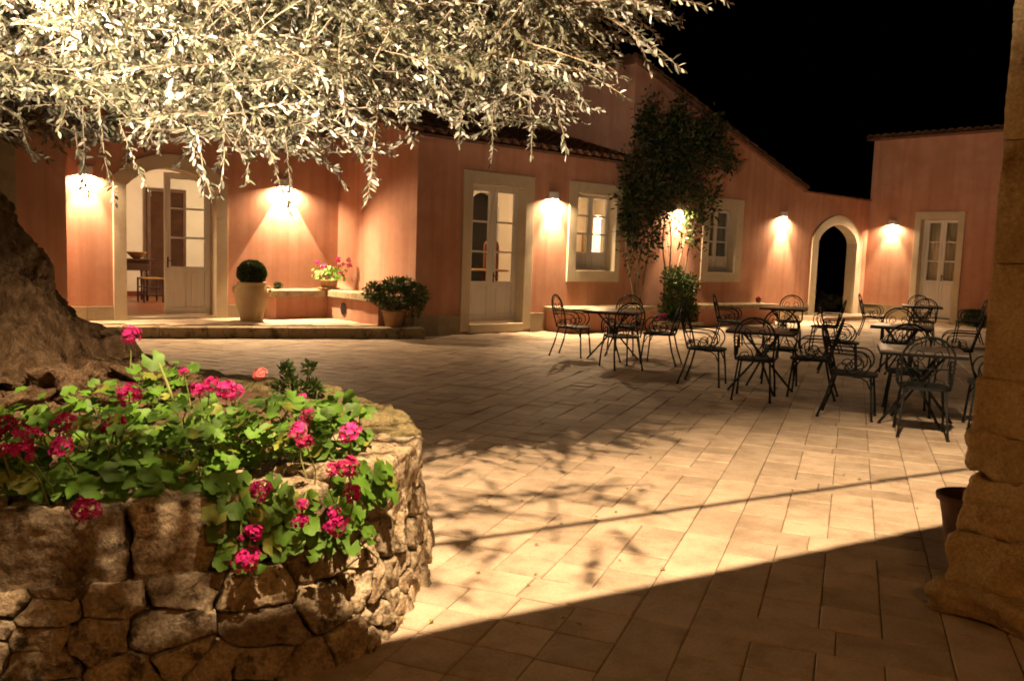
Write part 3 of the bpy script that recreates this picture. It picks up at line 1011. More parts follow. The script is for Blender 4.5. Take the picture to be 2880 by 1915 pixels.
# ------------------------------------------------------------------ portico over the viewpoint (roof and back mostly out of view)
po = thing('portico', 'golden sandstone portico pier of rough blocks at the right edge', 'pillar', (3.9, 1.45, 0))
random.seed(21)
def rock(mb, cx, cy, z0, z1, hx, hy, rot=0.0, rough=0.02, p=7.0, seed=0.0, nu=14, nv=9, taper=0.0):
    """A rounded, knobbly block: superellipse plan, rough faces."""
    vs, fs = [], []
    ca, sa = math.cos(rot), math.sin(rot)
    zc, hz = (z0 + z1) / 2, (z1 - z0) / 2
    for j in range(nv + 1):
        ph = -math.pi / 2 + math.pi * j / nv
        cp, sp = math.cos(ph), math.sin(ph)
        kz = (abs(sp) ** (2 / p)) * (1 if sp >= 0 else -1)
        kr = abs(cp) ** (2 / p)
        for i in range(nu):
            t = 2 * math.pi * (i + 0.5) / nu
            c_, s_ = math.cos(t), math.sin(t)
            kx = (abs(c_) ** (2 / p)) * (1 if c_ >= 0 else -1) * kr
            ky = (abs(s_) ** (2 / p)) * (1 if s_ >= 0 else -1) * kr
            x, y, z = kx * hx, ky * hy, kz * hz
            nn = fbm(x + seed, y + seed * 1.7, z - seed, 5.0, 4) * rough + fbm(x + seed, y, z + seed, 17.0, 3) * rough * 0.4
            L = math.sqrt(x * x + y * y + z * z) + 1e-6
            x += nn * x / L
            y += nn * y / L
            z += nn * z / L * 0.6
            k = 1 - taper * kz
            vs.append((cx + (x * ca - y * sa) * k, cy + (x * sa + y * ca) * k, zc + z))
    for j in range(nv):
        for i in range(nu):
            fs.append((j * nu + i, j * nu + (i + 1) % nu, (j + 1) * nu + (i + 1) % nu, (j + 1) * nu + i))
    mb.add(vs, fs)
def rough_box(mb, x0, x1, y0, y1, z0, z1, r, rough, seed, n=18, rot=0.0, big=0.0, low=(4.0, 15.0)):
    """A hewn block: rounded box, faces and arrises broken by noise."""
    h = Vector(((x1 - x0) / 2, (y1 - y0) / 2, (z1 - z0) / 2))
    c = Vector(((x0 + x1) / 2, (y0 + y1) / 2, (z0 + z1) / 2))
    ca, sa = math.cos(rot), math.sin(rot)
    idx = {}
    vs, fs = [], []
    def grid(t):          # denser towards the edges
        return math.sin(t * math.pi / 2) if abs(t) < 1 else t
    ts = [grid(-1 + 2 * i / n) for i in range(n + 1)]
    def vert(a):
        key = tuple(round(q, 5) for q in a)
        if key in idx: return idx[key]
        p = Vector((a[0] * h.x, a[1] * h.y, a[2] * h.z))
        rr = min(r * (1 + 0.7 * fbm(p.x + seed, p.y - seed, p.z, 6.0, 2)), min(h) * 0.9)
        rr = max(rr, 0.003)
        q = Vector([max(-(h[i] - rr), min(h[i] - rr, p[i])) for i in range(3)])
        d = (p - q)
        d = d.normalized() if d.length > 1e-7 else Vector((0, 0, 1))
        p = q + d * rr
        o = p + Vector((seed, seed * 1.3, -seed))
        p = p + d * (rough * fbm(o.x, o.y, o.z, low[0], 3) + rough * 0.45 * fbm(o.x, o.y, o.z, low[1], 4))
        if big:
            w = noise.noise_vector(o * 2.2)
            p = p + Vector((w.x * big, w.y * big * 0.5, w.z * big * 0.6))
        idx[key] = len(vs)
        vs.append((c.x + p.x * ca - p.y * sa, c.y + p.x * sa + p.y * ca, c.z + p.z))
        return idx[key]
    for ax in range(3):
        for sg in (-1, 1):
            for i in range(n):
                for j in range(n):
                    q = []
                    for (u, v) in ((i, j), (i + 1, j), (i + 1, j + 1), (i, j + 1)):
                        a = [0, 0, 0]
                        a[ax] = sg
                        a[(ax + 1) % 3] = ts[u]
                        a[(ax + 2) % 3] = ts[v]
                        q.append(vert(a))
                    fs.append(tuple(q if sg > 0 else q[::-1]))
    mb.add(vs, fs)
courses = [(0.0, 0.105, 3.755, 1.52, 0.03, 3.0), (0.105, 0.345, 3.845, 1.475, 0.03, 4.5), (0.345, 0.475, 3.87, 1.455, 0.02, 5.0), (0.475, 0.585, 3.885, 1.44, 0.025, 4.0),
           (0.585, 0.765, 3.885, 1.455, 0.022, 5.0), (0.765, 1.0, 3.895, 1.44, 0.008, 12.0), (1.0, 1.48, 3.905, 1.42, 0.006, 16.0), (1.48, 1.98, 3.902, 1.42, 0.006, 16.0), (1.98, 2.45, 3.90, 1.425, 0.006, 16.0), (2.45, 2.9, 3.90, 1.425, 0.006, 16.0)]
for n, (z0, z1, xl, yf, rg, pp) in enumerate(courses):
    split = {1: 0.42, 3: 0.36, 4: 0.30, 5: 0.5}.get(n)
    depth = 0.66
    ends = [(yf - depth, yf)] if split is None else [(yf - depth, yf - split - 0.004), (yf - split + 0.004, yf)]
    for ya, yb in ends:
        mb = MB()
        if pp > 8:
            jx, jy = random.uniform(-0.004, 0.004), random.uniform(-0.004, 0.004)
            rough_box(mb, xl + jx, xl + 0.72, ya, yb + jy, z0 + 0.0005, z1 - 0.0005, 0.007, 0.006, n * 3.1, 26, low=(5.0, 26.0))
            mb.build('stone_block', M['block'], po, smooth=True)
        else:
            rough_box(mb, xl, xl + 0.72, ya - 0.006, yb + 0.006, z0 - 0.006, z1 + 0.006, 0.03, rg * 1.25, n * 3.1 + ya, 24, big=0.007, low=(6.0, 19.0))
            mb.build('stone_block', M['block'], po, smooth=True)
for k_, (yy, zz, rr) in enumerate(((1.08, 0.70, 0.05), (1.05, 0.62, 0.045), (1.10, 0.545, 0.05), (1.06, 0.46, 0.04), (1.0, 0.66, 0.05), (1.01, 0.55, 0.05))):
    mb = MB()
    rock(mb, 3.895, yy, zz - rr, zz + rr, 0.05, rr * 1.1, 0, 0.012, 2.6, 9.0 + k_, 12, 8)
    mb.build('filler_stone', M['block'], po, smooth=True)
E0 = lambda x: 1.747 - 0.1913 * (x - 1.52)
ed = MB()
ed.add([(-7, E0(-7), 2.9), (10, E0(10), 2.9), (10, -3.2, 2.9), (-7, -3.2, 2.9), (-7, E0(-7), 3.0), (10, E0(10), 3.0), (10, -3.2, 3.0), (-7, -3.2, 3.0)],
       [(0, 3, 2, 1), (4, 5, 6, 7), (0, 1, 5, 4), (1, 2, 6, 5), (2, 3, 7, 6), (3, 0, 4, 7)])
ed.build('roof_slab', M['darkwood'], po)
bw = MB()
bw.box(-7, 10, -3.4, -3.2, 0, 3.0)
bw.box(-7, 10, -1.2, -1.0, 3.001, 8.5)
bw.build('back_wall', M['stucco'], po)
cbl = MB()
cp = [(0.6 + 0.35 * i, 2.12 - 0.2206 * (0.6 + 0.35 * i - 2.17), 3.0 - 0.0015 * (i - 7) ** 2 * 0) for i in range(16)]
cbl.tube(cp, 0.015, 8)
tag(cbl.build('overhead_cable', M['steel']), 'dark cable slung in front of the portico eave', 'cable')

# ------------------------------------------------------------------ lamps
def wall_lamp(loc, label, facing='y', power=1.0, blend=0.7):
    """Half-round plaster uplighter turned down: open below, bulb just inside."""
    t = thing('wall_lamp', label, 'wall lamp', loc, 'plaster lamps on the courtyard walls')
    f = (lambda u, d, z: (loc[0] + u, loc[1] - d, loc[2] + z)) if facing == 'y' else (lambda u, d, z: (loc[0] - d, loc[1] - u, loc[2] + z))
    mb = MB(f)
    n = 14
    vs, fs = [], []
    for rad, z in ((0.112, 0.0), (0.112, 0.135), (0.100, 0.125), (0.100, 0.0)):
        for q in range(n + 1):
            a = math.pi * q / n
            vs.append((rad * math.cos(a), 0.002 + rad * math.sin(a) * 1.05, z))
    m = n + 1
    for r_ in range(3):
        for q in range(n):
            fs.append((r_ * m + q, r_ * m + q + 1, (r_ + 1) * m + q + 1, (r_ + 1) * m + q))
    for q in range(n):
        fs.append((3 * m + q, 3 * m + q + 1, q + 1, q))
    fs.append(tuple(range(m, 2 * m)))
    fs.append(tuple(range(3 * m - 1, 2 * m - 1, -1)))
    mb.add(vs, fs)
    mb.build('housing', M['lampwhite'], t, smooth=False)
    b = MB(f)
    b.lathe([(0.001, 0.112), (0.016, 0.104), (0.02, 0.09), (0.016, 0.076), (0.001, 0.07)], 10, (0, 0.055, 0))
    b.build('bulb', M['bulb'], t, smooth=True)
    p = f(0, 0.085, 0.03)
    lamp('bulb_light', 'POINT', p, SCONCE_W * power, SCONCE, t, 0.02)
    lamp('bulb_beam', 'SPOT', p, SCONCE_SPOT_W * power, SCONCE, t, 0.012, 68, blend, (p[0], p[1], p[2] - 1))
    q = f(0, 0.085, 0.006)
    tq = f(0, 1.3, -0.8)
    lamp('bulb_throw', 'SPOT', q, THROW_W * power, SCONCE, t, 0.015, 104, 0.6, tq)
    return t
wall_lamp((4.06, LF, 2.41), 'wall lamp left of the arched doorway, half hidden by olive twigs', power=0.62)
wall_lamp((7.395, LF, 2.48), 'wall lamp between the arched doorway and the inner corner, over the long bench', power=1.1, blend=0.12)
wall_lamp((11.62, MF, 2.49), 'wall lamp between the white double door and the lit window')
wall_lamp((15.36, MF, 2.50), 'wall lamp glowing among the stems of the climbing vine', power=0.8)
wall_lamp((19.58, MF, 2.58), 'wall lamp between the dark window and the stone archway', power=1.15)
wall_lamp((RX, 11.38, 2.60), 'wall lamp beside the curtained door of the far right house', 'x', power=0.6)

def floodlight(name, loc, target, power, label, spot, blend, bracket, radius=0.06, col=WARM):
    t = thing(name, label, 'floodlight', loc)
    d = (Vector(target) - Vector(loc)).normalized()
    a = d.cross(Vector((0, 0, 1))).normalized()
    b = a.cross(d)
    mb = MB()
    vs = []
    for k, (w1, h1) in ((0.0, (0.11, 0.08)), (-0.12, (0.06, 0.05))):
        c = Vector(loc) + d * (k - 0.03)
        vs += [tuple(c + a * sx * w1 + b * sy * h1) for sx, sy in ((-1, -1), (1, -1), (1, 1), (-1, 1))]
    mb.add(vs, [(0, 1, 5, 4), (1, 2, 6, 5), (2, 3, 7, 6), (3, 0, 4, 7), (4, 5, 6, 7)])
    mb.build('housing', M['steel'], t)
    br = MB()
    br.tube([tuple(Vector(loc) - d * 0.1)] + bracket, 0.02, 6)
    br.build('bracket', M['steel'], t)
    lamp('flood_beam', 'SPOT', loc, power, col, t, radius, spot, blend, target)
    return t
fl1 = floodlight('floodlight', (1.1, 0.64, 6.8), (4.6, 2.6, 0.0), FLOOD_W, 'hooded floodlight on an arm above the portico roof', 80, 0.45, [(1.1, 0.3, 6.9), (1.1, -0.99, 7.0)], 0.042)
vz = MB()
ga, gb_ = Vector((-3.0, 7.45, 0)), Vector((14.0, 1.5, 0))
L0 = Vector((1.1, 0.64, 6.8))
e0, e1 = L0 + (ga - L0) * 0.045, L0 + (gb_ - L0) * 0.045
k0, k1 = L0 + (ga - L0) * 0.012 + Vector((0, 0, 0.12)), L0 + (gb_ - L0) * 0.012 + Vector((0, 0, 0.12))
up_ = Vector((0.002, 0.006, 0.0))
vz.add([tuple(q) for q in (e0, e1, k1, k0, e0 + up_, e1 + up_, k1 + up_, k0 + up_)], [(0, 3, 2, 1), (4, 5, 6, 7), (0, 1, 5, 4), (1, 2, 6, 5), (2, 3, 7, 6), (3, 0, 4, 7)])
vz.build('hood', M['steel'], fl1)
floodlight('floodlight', (-0.6, 0.3, 6.9), (12.0, 12.0, 2.5), FILL_W, 'unseen fill light added to wash the house fronts from above the portico', 75, 0.8, [(-0.6, 0.0, 7.0), (-0.6, -0.99, 7.05)], 0.06)  # added fill light, brightens the house fronts beyond the hooded beam
tl = cl(-2.72, 3.75, 2.7)
floodlight('floodlight', tl, cl(-1.5, 5.0, 3.35), TREE_W, 'floodlight on a post aimed into the olive crown', 112, 0.6, [cl(-2.92, 3.6, 2.65), cl(-2.95, 3.5, 0.55)], 0.05, (1.0, 0.80, 0.57))
floodlight('floodlight', cl(-2.35, 2.3, 1.0), cl(-0.85, 4.6, 3.3), UPLIGHT_W, 'spike floodlight beside the planter, shining up into the olive', 86, 0.5, [cl(-2.42, 2.2, 0.9), cl(-2.44, 2.18, 0.0)], 0.05, (1.0, 0.79, 0.54))
pl_ = thing('portico_lamp', 'old amber bulkhead lamp under the portico ceiling', 'ceiling lamp', (0.2, -1.4, 2.9))
mb = MB()
mb.lathe([(0.10, 0.0), (0.11, -0.02), (0.09, -0.035)], 16, (0.2, -1.4, 2.9))
mb.build('base', M['steel'], pl_)
mb = MB()
mb.lathe([(0.06, -0.036), (0.065, -0.08), (0.001, -0.12)], 14, (0.2, -1.4, 2.9))
mb.build('globe', M['bulb'], pl_, smooth=True)
lamp('globe_light', 'POINT', (0.2, -1.4, 2.72), PORTICO_W, AMBER, pl_, 0.08)

def room_lamp(loc, power, label, col=(1.0, 0.72, 0.42)):
    t = thing('pendant_lamp', label, 'pendant lamp', loc)
    mb = MB()
    mb.lathe([(0.02, 0.22), (0.05, 0.2), (0.17, 0.04), (0.165, 0.04), (0.045, 0.19)], 16, loc)
    mb.build('lamp_shade', M['lampwhite'], t, smooth=True)
    mb = MB()
    mb.tube([(loc[0], loc[1], loc[2] + 0.2), (loc[0], loc[1], 3.1)], 0.006, 5)
    mb.build('cord', M['steel'], t)
    lamp('pendant_light', 'POINT', (loc[0], loc[1], loc[2] - 0.02), power, col, t, 0.08)
room_lamp((7.9, 17.6, 2.4), ROOM_W * 1.9, 'pendant lamp inside the room behind the arched doorway')
room_lamp((11.2, 14.6, 2.45), ROOM_W * 0.55, 'pendant lamp inside the room behind the white double door')

# ------------------------------------------------------------------ benches along the walls
def bench_thing(label, loc):
    return thing('stone_bench', label, 'bench', loc, 'masonry benches built against the walls')
def slabs(parent, name, spans, m=None):
    for (x0, x1, y0, y1, z0, z1) in spans:
        mb = MB()
        mb.box(x0 + 0.003, x1 - 0.003, y0 + random.uniform(-0.012, 0.006), y1, z0, z1 + random.uniform(-0.006, 0.006))
        mb.build(name, m or M['slab'], parent, bevel=0.014)
b1 = bench_thing('L-shaped masonry bench in the corner of the raised terrace', (7.6, 14.3, 0.16))
mb = MB()
mb.box(7.04, 8.05, 14.2, LF - 0.001, 0.16, 0.545)
mb.box(8.05, 8.499, 12.5, LF - 0.001, 0.16, 0.545)
mb.build('base', M['stucco'], b1)
slabs(b1, 'seat_slab', [(6.94, 7.5, 14.12, LF - 0.002, 0.546, 0.67), (7.5, 7.98, 14.12, LF - 0.002, 0.546, 0.67)])
for y0, y1 in ((12.44, 13.1), (13.1, 13.8), (13.8, LF - 0.002)):
    k = MB()
    k.box(7.98 + random.uniform(0, 0.01), 8.498, y0 + 0.003, y1 - 0.003, 0.546, 0.67 + random.uniform(-0.004, 0.004))
    k.build('seat_slab', M['slab'], b1, bevel=0.014)
vt = MB()
vt.f = lambda x, y, z: (8.05 - z, 13.62 + x, 0.36 + y)
vt.lathe([(0.001, 0.004), (0.075, 0.004), (0.088, 0.012), (0.098, 0.012), (0.098, 0.0)], 22, (0, 0, 0), 1.0, 1.15)
v_o = vt.build('vent', M['grille'], b1)
vg = MB()
for i in range(-3, 4):
    h = 0.075 * math.sqrt(max(0.05, 1 - (i / 3.8) ** 2))
    vg.box(8.030, 8.0455, 13.62 - h, 13.62 + h, 0.36 + i * 0.024 - 0.004, 0.36 + i * 0.024 + 0.004)
vg.build('vent_bar', M['steel'], v_o)
b2 = bench_thing('masonry bench below the lit window, left of the vine bed', (12.8, 11.8, 0))
mb = MB()
mb.box(11.56, 14.02, 11.46, MF - 0.001, -0.006, 0.385)
mb.build('base', M['stucco'], b2)
slabs(b2, 'seat_slab', [(11.48, 12.2, 11.4, MF - 0.002, 0.386, 0.47), (12.2, 12.95, 11.4, MF - 0.002, 0.386, 0.47), (12.95, 13.6, 11.4, MF - 0.002, 0.386, 0.47), (13.6, 14.06, 11.4, MF - 0.002, 0.386, 0.47)])
b3 = bench_thing('masonry bench below the dark window, right of the vine bed', (17.2, 11.8, 0))
mb = MB()
mb.box(15.62, 18.68, 11.55, MF - 0.001, -0.006, 0.385)
mb.build('base', M['stucco'], b3)
slabs(b3, 'seat_slab', [(15.56 + i * 0.79, 15.56 + (i + 1) * 0.79, 11.5, MF - 0.002, 0.386, 0.47) for i in range(4)])
fbd = thing('flower_bed', 'low kerbed bed at the foot of the wall holding the vine', 'flower bed', (14.8, 11.8, 0))
mb = MB()
mb.box(14.03, 14.75, 11.38, 11.5, -0.006, 0.12)
mb.box(14.755, 15.61, 11.38, 11.5, -0.006, 0.118)
mb.build('kerb', M['slab'], fbd, bevel=0.01)
mb = MB()
mb.box(14.065, 15.6, 11.501, MF - 0.001, -0.006, 0.085)
mb.build('soil', M['soil'], fbd)

# ------------------------------------------------------------------ leaves, generic
def leaf_cloud(name, material, parent, pts, dirs, size, width=0.45, curl=0.15, jit=0.35):
    """One small folded leaf (two quads) per point."""
    n = len(pts)
    pts = np.asarray(pts, float)
    d = np.asarray(dirs, float)
    d /= np.linalg.norm(d, axis=1, keepdims=True) + 1e-9
    up = rng.normal(size=(n, 3))
    a = np.cross(d, up)
    a /= np.linalg.norm(a, axis=1, keepdims=True) + 1e-9
    nn = np.cross(a, d)
    L = (size * rng.uniform(1 - jit, 1 + jit, n))[:, None]
    W = L * width * 0.5
    c = curl * L
    b0 = pts
    tip = pts + d * L - nn * c * 0.6
    l1 = pts + d * L * 0.32 + a * W * 0.9 + nn * c * 0.35
    l2 = pts + d * L * 0.70 + a * W * 0.8 + nn * c * 0.25
    r1 = pts + d * L * 0.32 - a * W * 0.9 + nn * c * 0.35
    r2 = pts + d * L * 0.70 - a * W * 0.8 + nn * c * 0.25
    V = np.stack([b0, l1, l2, tip, r2, r1], 1).reshape(-1, 3)
    base = (np.arange(n) * 6)[:, None]
    F = np.concatenate([base + np.array([[0, 3, 2, 1]]), base + np.array([[0, 5, 4, 3]])], 0)
    return npmesh(name, V, F, material, parent)

def blob_leaves(spheres, n, shell=0.45):
    """Points and outward directions spread through ellipsoids (cx, cy, cz, rx, ry, rz, weight)."""
    w = np.array([s[6] for s in spheres], float)
    idx = rng.choice(len(spheres), n, p=w / w.sum())
    S = np.array([s[:6] for s in spheres])[idx]
    v = rng.normal(size=(n, 3))
    v /= np.linalg.norm(v, axis=1, keepdims=True)
    r = rng.uniform(shell, 1.0, n) ** 0.6
    p = S[:, :3] + v * S[:, 3:6] * r[:, None]
    d = v + rng.normal(size=(n, 3)) * 0.55 + np.array([0, 0, 0.25])
    return p, d

# ------------------------------------------------------------------ pots and plants on the terrace
jar = thing('clay_jar', 'buff clay oil jar holding the clipped box ball on the terrace', 'jar', (6.45, 13.9, 0.16))
mb = MB()
mb.lathe([(0.16, 0.0), (0.185, 0.012), (0.205, 0.12), (0.245, 0.26), (0.272, 0.40), (0.272, 0.48), (0.25, 0.57), (0.225, 0.61), (0.235, 0.63), (0.24, 0.65), (0.225, 0.655), (0.2, 0.62), (0.19, 0.58)], 36, (6.45, 13.9, 0.16))
mb.build('body', M['jar'], jar, smooth=True)
for s_ in (-1, 1):
    mb = MB()
    c = Vector((6.45, 13.9, 0.16))
    dr = Vector((0.75, -0.66, 0)) * s_
    mb.tube([c + dr * 0.245 + Vector((0, 0, 0.585)), c + dr * 0.30 + Vector((0, 0, 0.575)), c + dr * 0.315 + Vector((0, 0, 0.53)), c + dr * 0.30 + Vector((0, 0, 0.48)), c + dr * 0.262 + Vector((0, 0, 0.45))], 0.018, 7)
    mb.build('handle', M['jar'], jar, smooth=True)
ball = thing('box_ball', 'clipped round box bush growing in the buff clay jar', 'shrub', (6.45, 13.9, 0.78))
p, d = blob_leaves([(6.45, 13.9, 0.965, 0.228, 0.228, 0.2, 1)], 5200, 0.82)
leaf_cloud('foliage', M['boxleaf'], ball, p, d, 0.034, 0.6)
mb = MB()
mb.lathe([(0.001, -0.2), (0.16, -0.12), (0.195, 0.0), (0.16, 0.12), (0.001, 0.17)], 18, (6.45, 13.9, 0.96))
mb.build('dark_core', M['black'], ball, smooth=True)  # solid near-black core inside the leaf ball

pot = thing('terracotta_pot', 'terracotta pot on the terrace edge at the house corner', 'pot', (8.14, 12.17, 0.16))
mb = MB()
mb.lathe([(0.125, 0.0), (0.135, 0.01), (0.185, 0.235), (0.2, 0.24), (0.205, 0.275), (0.19, 0.28), (0.18, 0.24)], 30, (8.14, 12.17, 0.162))
mb.build('body', M['terracotta'], pot, smooth=True)
sh = thing('shrub', 'spreading dark green shrub in the terracotta pot by the house corner', 'shrub', (8.14, 12.17, 0.42))
p, d = blob_leaves([(8.14, 12.17, 0.68, 0.42, 0.32, 0.22, 3), (7.86, 12.3, 0.74, 0.2, 0.2, 0.16, 1), (8.45, 11.98, 0.70, 0.22, 0.2, 0.18, 1), (8.1, 12.1, 0.86, 0.18, 0.18, 0.12, 0.7), (8.3, 12.05, 0.88, 0.16, 0.15, 0.10, 0.5), (8.42, 11.95, 0.5, 0.14, 0.14, 0.14, 0.4)], 4200, 0.3)
leaf_cloud('foliage', M['shrubleaf'], sh, p, d, 0.055, 0.36)
mb = MB()
for _ in range(12):
    q = Vector((8.14, 12.17, 0.42))
    e = Vector((8.14 + random.uniform(-0.35, 0.35), 12.17 + random.uniform(-0.25, 0.25), random.uniform(0.6, 0.85)))
    mb.tube([q, q.lerp(e, 0.5) + Vector((0, 0, 0.04)), e], 0.007, 5)
mb.build('stem', M['twig'], sh)

# flower heads and geranium leaves shared by every geranium
def flower_mesh(name, R, material, florets=26, dome=1.0, seed=0):
    rr = np.random.default_rng(seed)
    V, F = [], []
    for i in range(florets):
        t = i / florets
        th = math.acos(1 - t * (1.35 * dome))
        ph = i * 2.39996
        n_ = np.array([math.sin(th) * math.cos(ph), math.sin(th) * math.sin(ph), math.cos(th)])
        n_ = n_ + rr.normal(size=3) * 0.24
        n_ /= np.linalg.norm(n_)
        c = n_ * R * rr.uniform(0.62, 1.12)
        a = np.cross(n_, [0.3, 0.2, 0.9])
        a /= np.linalg.norm(a)
        b = np.cross(n_, a)
        for k in range(5):
            q = 2 * math.pi * k / 5 + ph
            u = a * math.cos(q) + b * math.sin(q)
            s_ = -a * math.sin(q) + b * math.cos(q)
            l = R * rr.uniform(0.30, 0.48)
            o = len(V)
            V += [c - n_ * l * 0.15, c + u * l * 0.55 + s_ * l * 0.34 + n_ * l * 0.12, c + u * l + n_ * l * rr.uniform(-0.05, 0.2), c + u * l * 0.55 - s_ * l * 0.34 + n_ * l * 0.12]
            F.append((o, o + 3, o + 2, o + 1))
    me = bpy.data.meshes.new(name)
    me.from_pydata([tuple(v) for v in V], [], F)
    me.materials.append(material)
    return me
FLOW = [[flower_mesh('flower_head', 1.0, M[k], 26 + 3 * s_, 0.9 + 0.25 * s_, 10 * i + s_) for s_ in range(3)] for i, k in enumerate(('petal_pink', 'petal_hot', 'petal_dark', 'petal_coral'))]
def gleaf_mesh(seed, material):
    rr = random.Random(seed)
    vs = [(0, 0, 0)]
    n = 20
    for i in range(n + 1):
        a = math.radians(-155 + 310 * i / n)
        lobe = 1 + 0.10 * math.cos(i * math.pi * 2 * 5 / n) + 0.04 * (i % 2)
        r = lobe * (0.92 + 0.1 * rr.random())
        vs.append((r * math.cos(a), r * math.sin(a), 0.20 * r * r * (0.5 + 0.5 * math.sin(a * 2.5 + seed)) - 0.05))
    mid = []
    for i in range(n + 1):
        p = vs[i + 1]
        mid.append((p[0] * 0.55, p[1] * 0.55, p[2] * 0.3 - 0.04))
    vs += mid
    fs = []
    m0 = n + 2
    for i in range(n):
        fs.append((0, m0 + i, m0 + i + 1))
        fs.append((m0 + i, 1 + i, 2 + i, m0 + i + 1))
    me = bpy.data.meshes.new('leaf')
    me.from_pydata(vs, [], fs)
    me.materials.append(material)
    me.polygons.foreach_set('use_smooth', [True] * len(me.polygons))
    return me
GLEAF = [gleaf_mesh(i, M['geranium']) for i in range(5)] + [gleaf_mesh(9, M['geranium_pale'])]
def put(name, me, parent, loc, scale, zdir=(0, 0, 1), spin=0.0):
    o = bpy.data.objects.new(name, me)
    C.objects.link(o)
    q = Vector(zdir).to_track_quat('Z', 'Y')
    o.rotation_mode = 'QUATERNION'
    o.rotation_quaternion = q @ Matrix.Rotation(spin, 3, 'Z').to_quaternion()
    o.location = loc
    o.scale = (scale, scale, scale)
    if parent:
        o.parent = parent
        o.location = Vector(loc) - OFF[parent.name]
    return o

# geranium bowl on the corner bench
bp = (8.1, 14.25, 0.675)
bowl = thing('terracotta_bowl', 'low terracotta bowl with saucer on the corner bench', 'pot', bp)
mb = MB()
mb.lathe([(0.19, 0.004), (0.21, 0.012), (0.2, 0.03), (0.12, 0.02)], 26, bp)
mb.build('saucer', M['terracotta'], bowl, smooth=True)
mb = MB()
mb.lathe([(0.12, 0.022), (0.13, 0.03), (0.155, 0.10), (0.165, 0.155), (0.175, 0.16), (0.17, 0.172), (0.15, 0.15)], 26, bp)
mb.build('body', M['terracotta'], bowl, smooth=True)
gb = thing('geranium', 'pink geranium in the low terracotta bowl on the corner bench', 'plant', (bp[0], bp[1], 0.80))
for i in range(95):
    a, r_ = random.uniform(0, 6.28), random.uniform(0.02, 0.26)
    z = 0.865 + random.uniform(-0.02, 0.24) * (1.15 - r_ * 2)
    off = (0.1 if random.random() < 0.4 else -0.08)
    put('leaf', random.choice(GLEAF[:5]), gb, (bp[0] + r_ * math.cos(a) + off * 0.7, bp[1] + r_ * math.sin(a) - off * 0.7, z), random.uniform(0.028, 0.045), (math.cos(a) * 0.6 - 0.3, math.sin(a) * 0.6 - 0.5, 0.8), random.uniform(0, 6))
for (du, z, R, k) in ((-0.24, 1.10, 0.045, 0), (-0.12, 1.02, 0.062, 1), (-0.29, 0.87, 0.03, 0), (-0.2, 0.88, 0.045, 0), (0.14, 1.17, 0.055, 0), (0.33, 1.17, 0.045, 2), (0.35, 1.06, 0.05, 2), (0.24, 1.09, 0.036, 2), (0.17, 1.05, 0.036, 2), (0.02, 0.9, 0.034, 0), (0.19, 0.92, 0.048, 2), (0.01, 1.03, 0.03, 1)):
    z += 0.05
    fxp = (bp[0] + du * 0.75, bp[1] - du * 0.66 - 0.05, z)
    put('flower_head', FLOW[k][random.randrange(3)], gb, fxp, R, (-0.3, -0.5, 0.9), random.uniform(0, 6))
    mb = MB()
    mb.tube([(bp[0] + du * 0.3, bp[1] - du * 0.2, 0.845), (bp[0] + du * 0.6, bp[1] - du * 0.5 - 0.03, (z + 0.8) / 2), fxp], 0.004, 5)
    mb.build('flower_stem', M['stem'], gb)

orn = thing('succulent', 'tiny dark succulent on the left end of the corner bench', 'plant', (7.18, 14.42, 0.675))
p, d = blob_leaves([(7.18, 14.42, 0.73, 0.06, 0.05, 0.05, 1)], 160, 0.2)
leaf_cloud('foliage', M['boxleaf'], orn, p, d, 0.045, 0.5)
mb = MB()
mb.lathe([(0.035, 0.0), (0.045, 0.04), (0.03, 0.042)], 12, (7.18, 14.42, 0.677))
mb.build('pot', M['grille'], orn, smooth=True)
orn = thing('red_cup', 'small dark red pot standing on the bench below the dark window', 'pot', (18.45, 11.9, 0.47))
mb = MB()
mb.lathe([(0.05, 0.0), (0.07, 0.09), (0.075, 0.11), (0.06, 0.10)], 14, (18.45, 11.9, 0.472))
mb.build('body', M['redwood'], orn, smooth=True)
mb = MB()
mb.lathe([(0.001, 0.0), (0.05, 0.02), (0.04, 0.05), (0.001, 0.07)], 10, (18.45, 11.9, 0.565))
mb.build('plant', M['petal_dark'], orn, smooth=True)

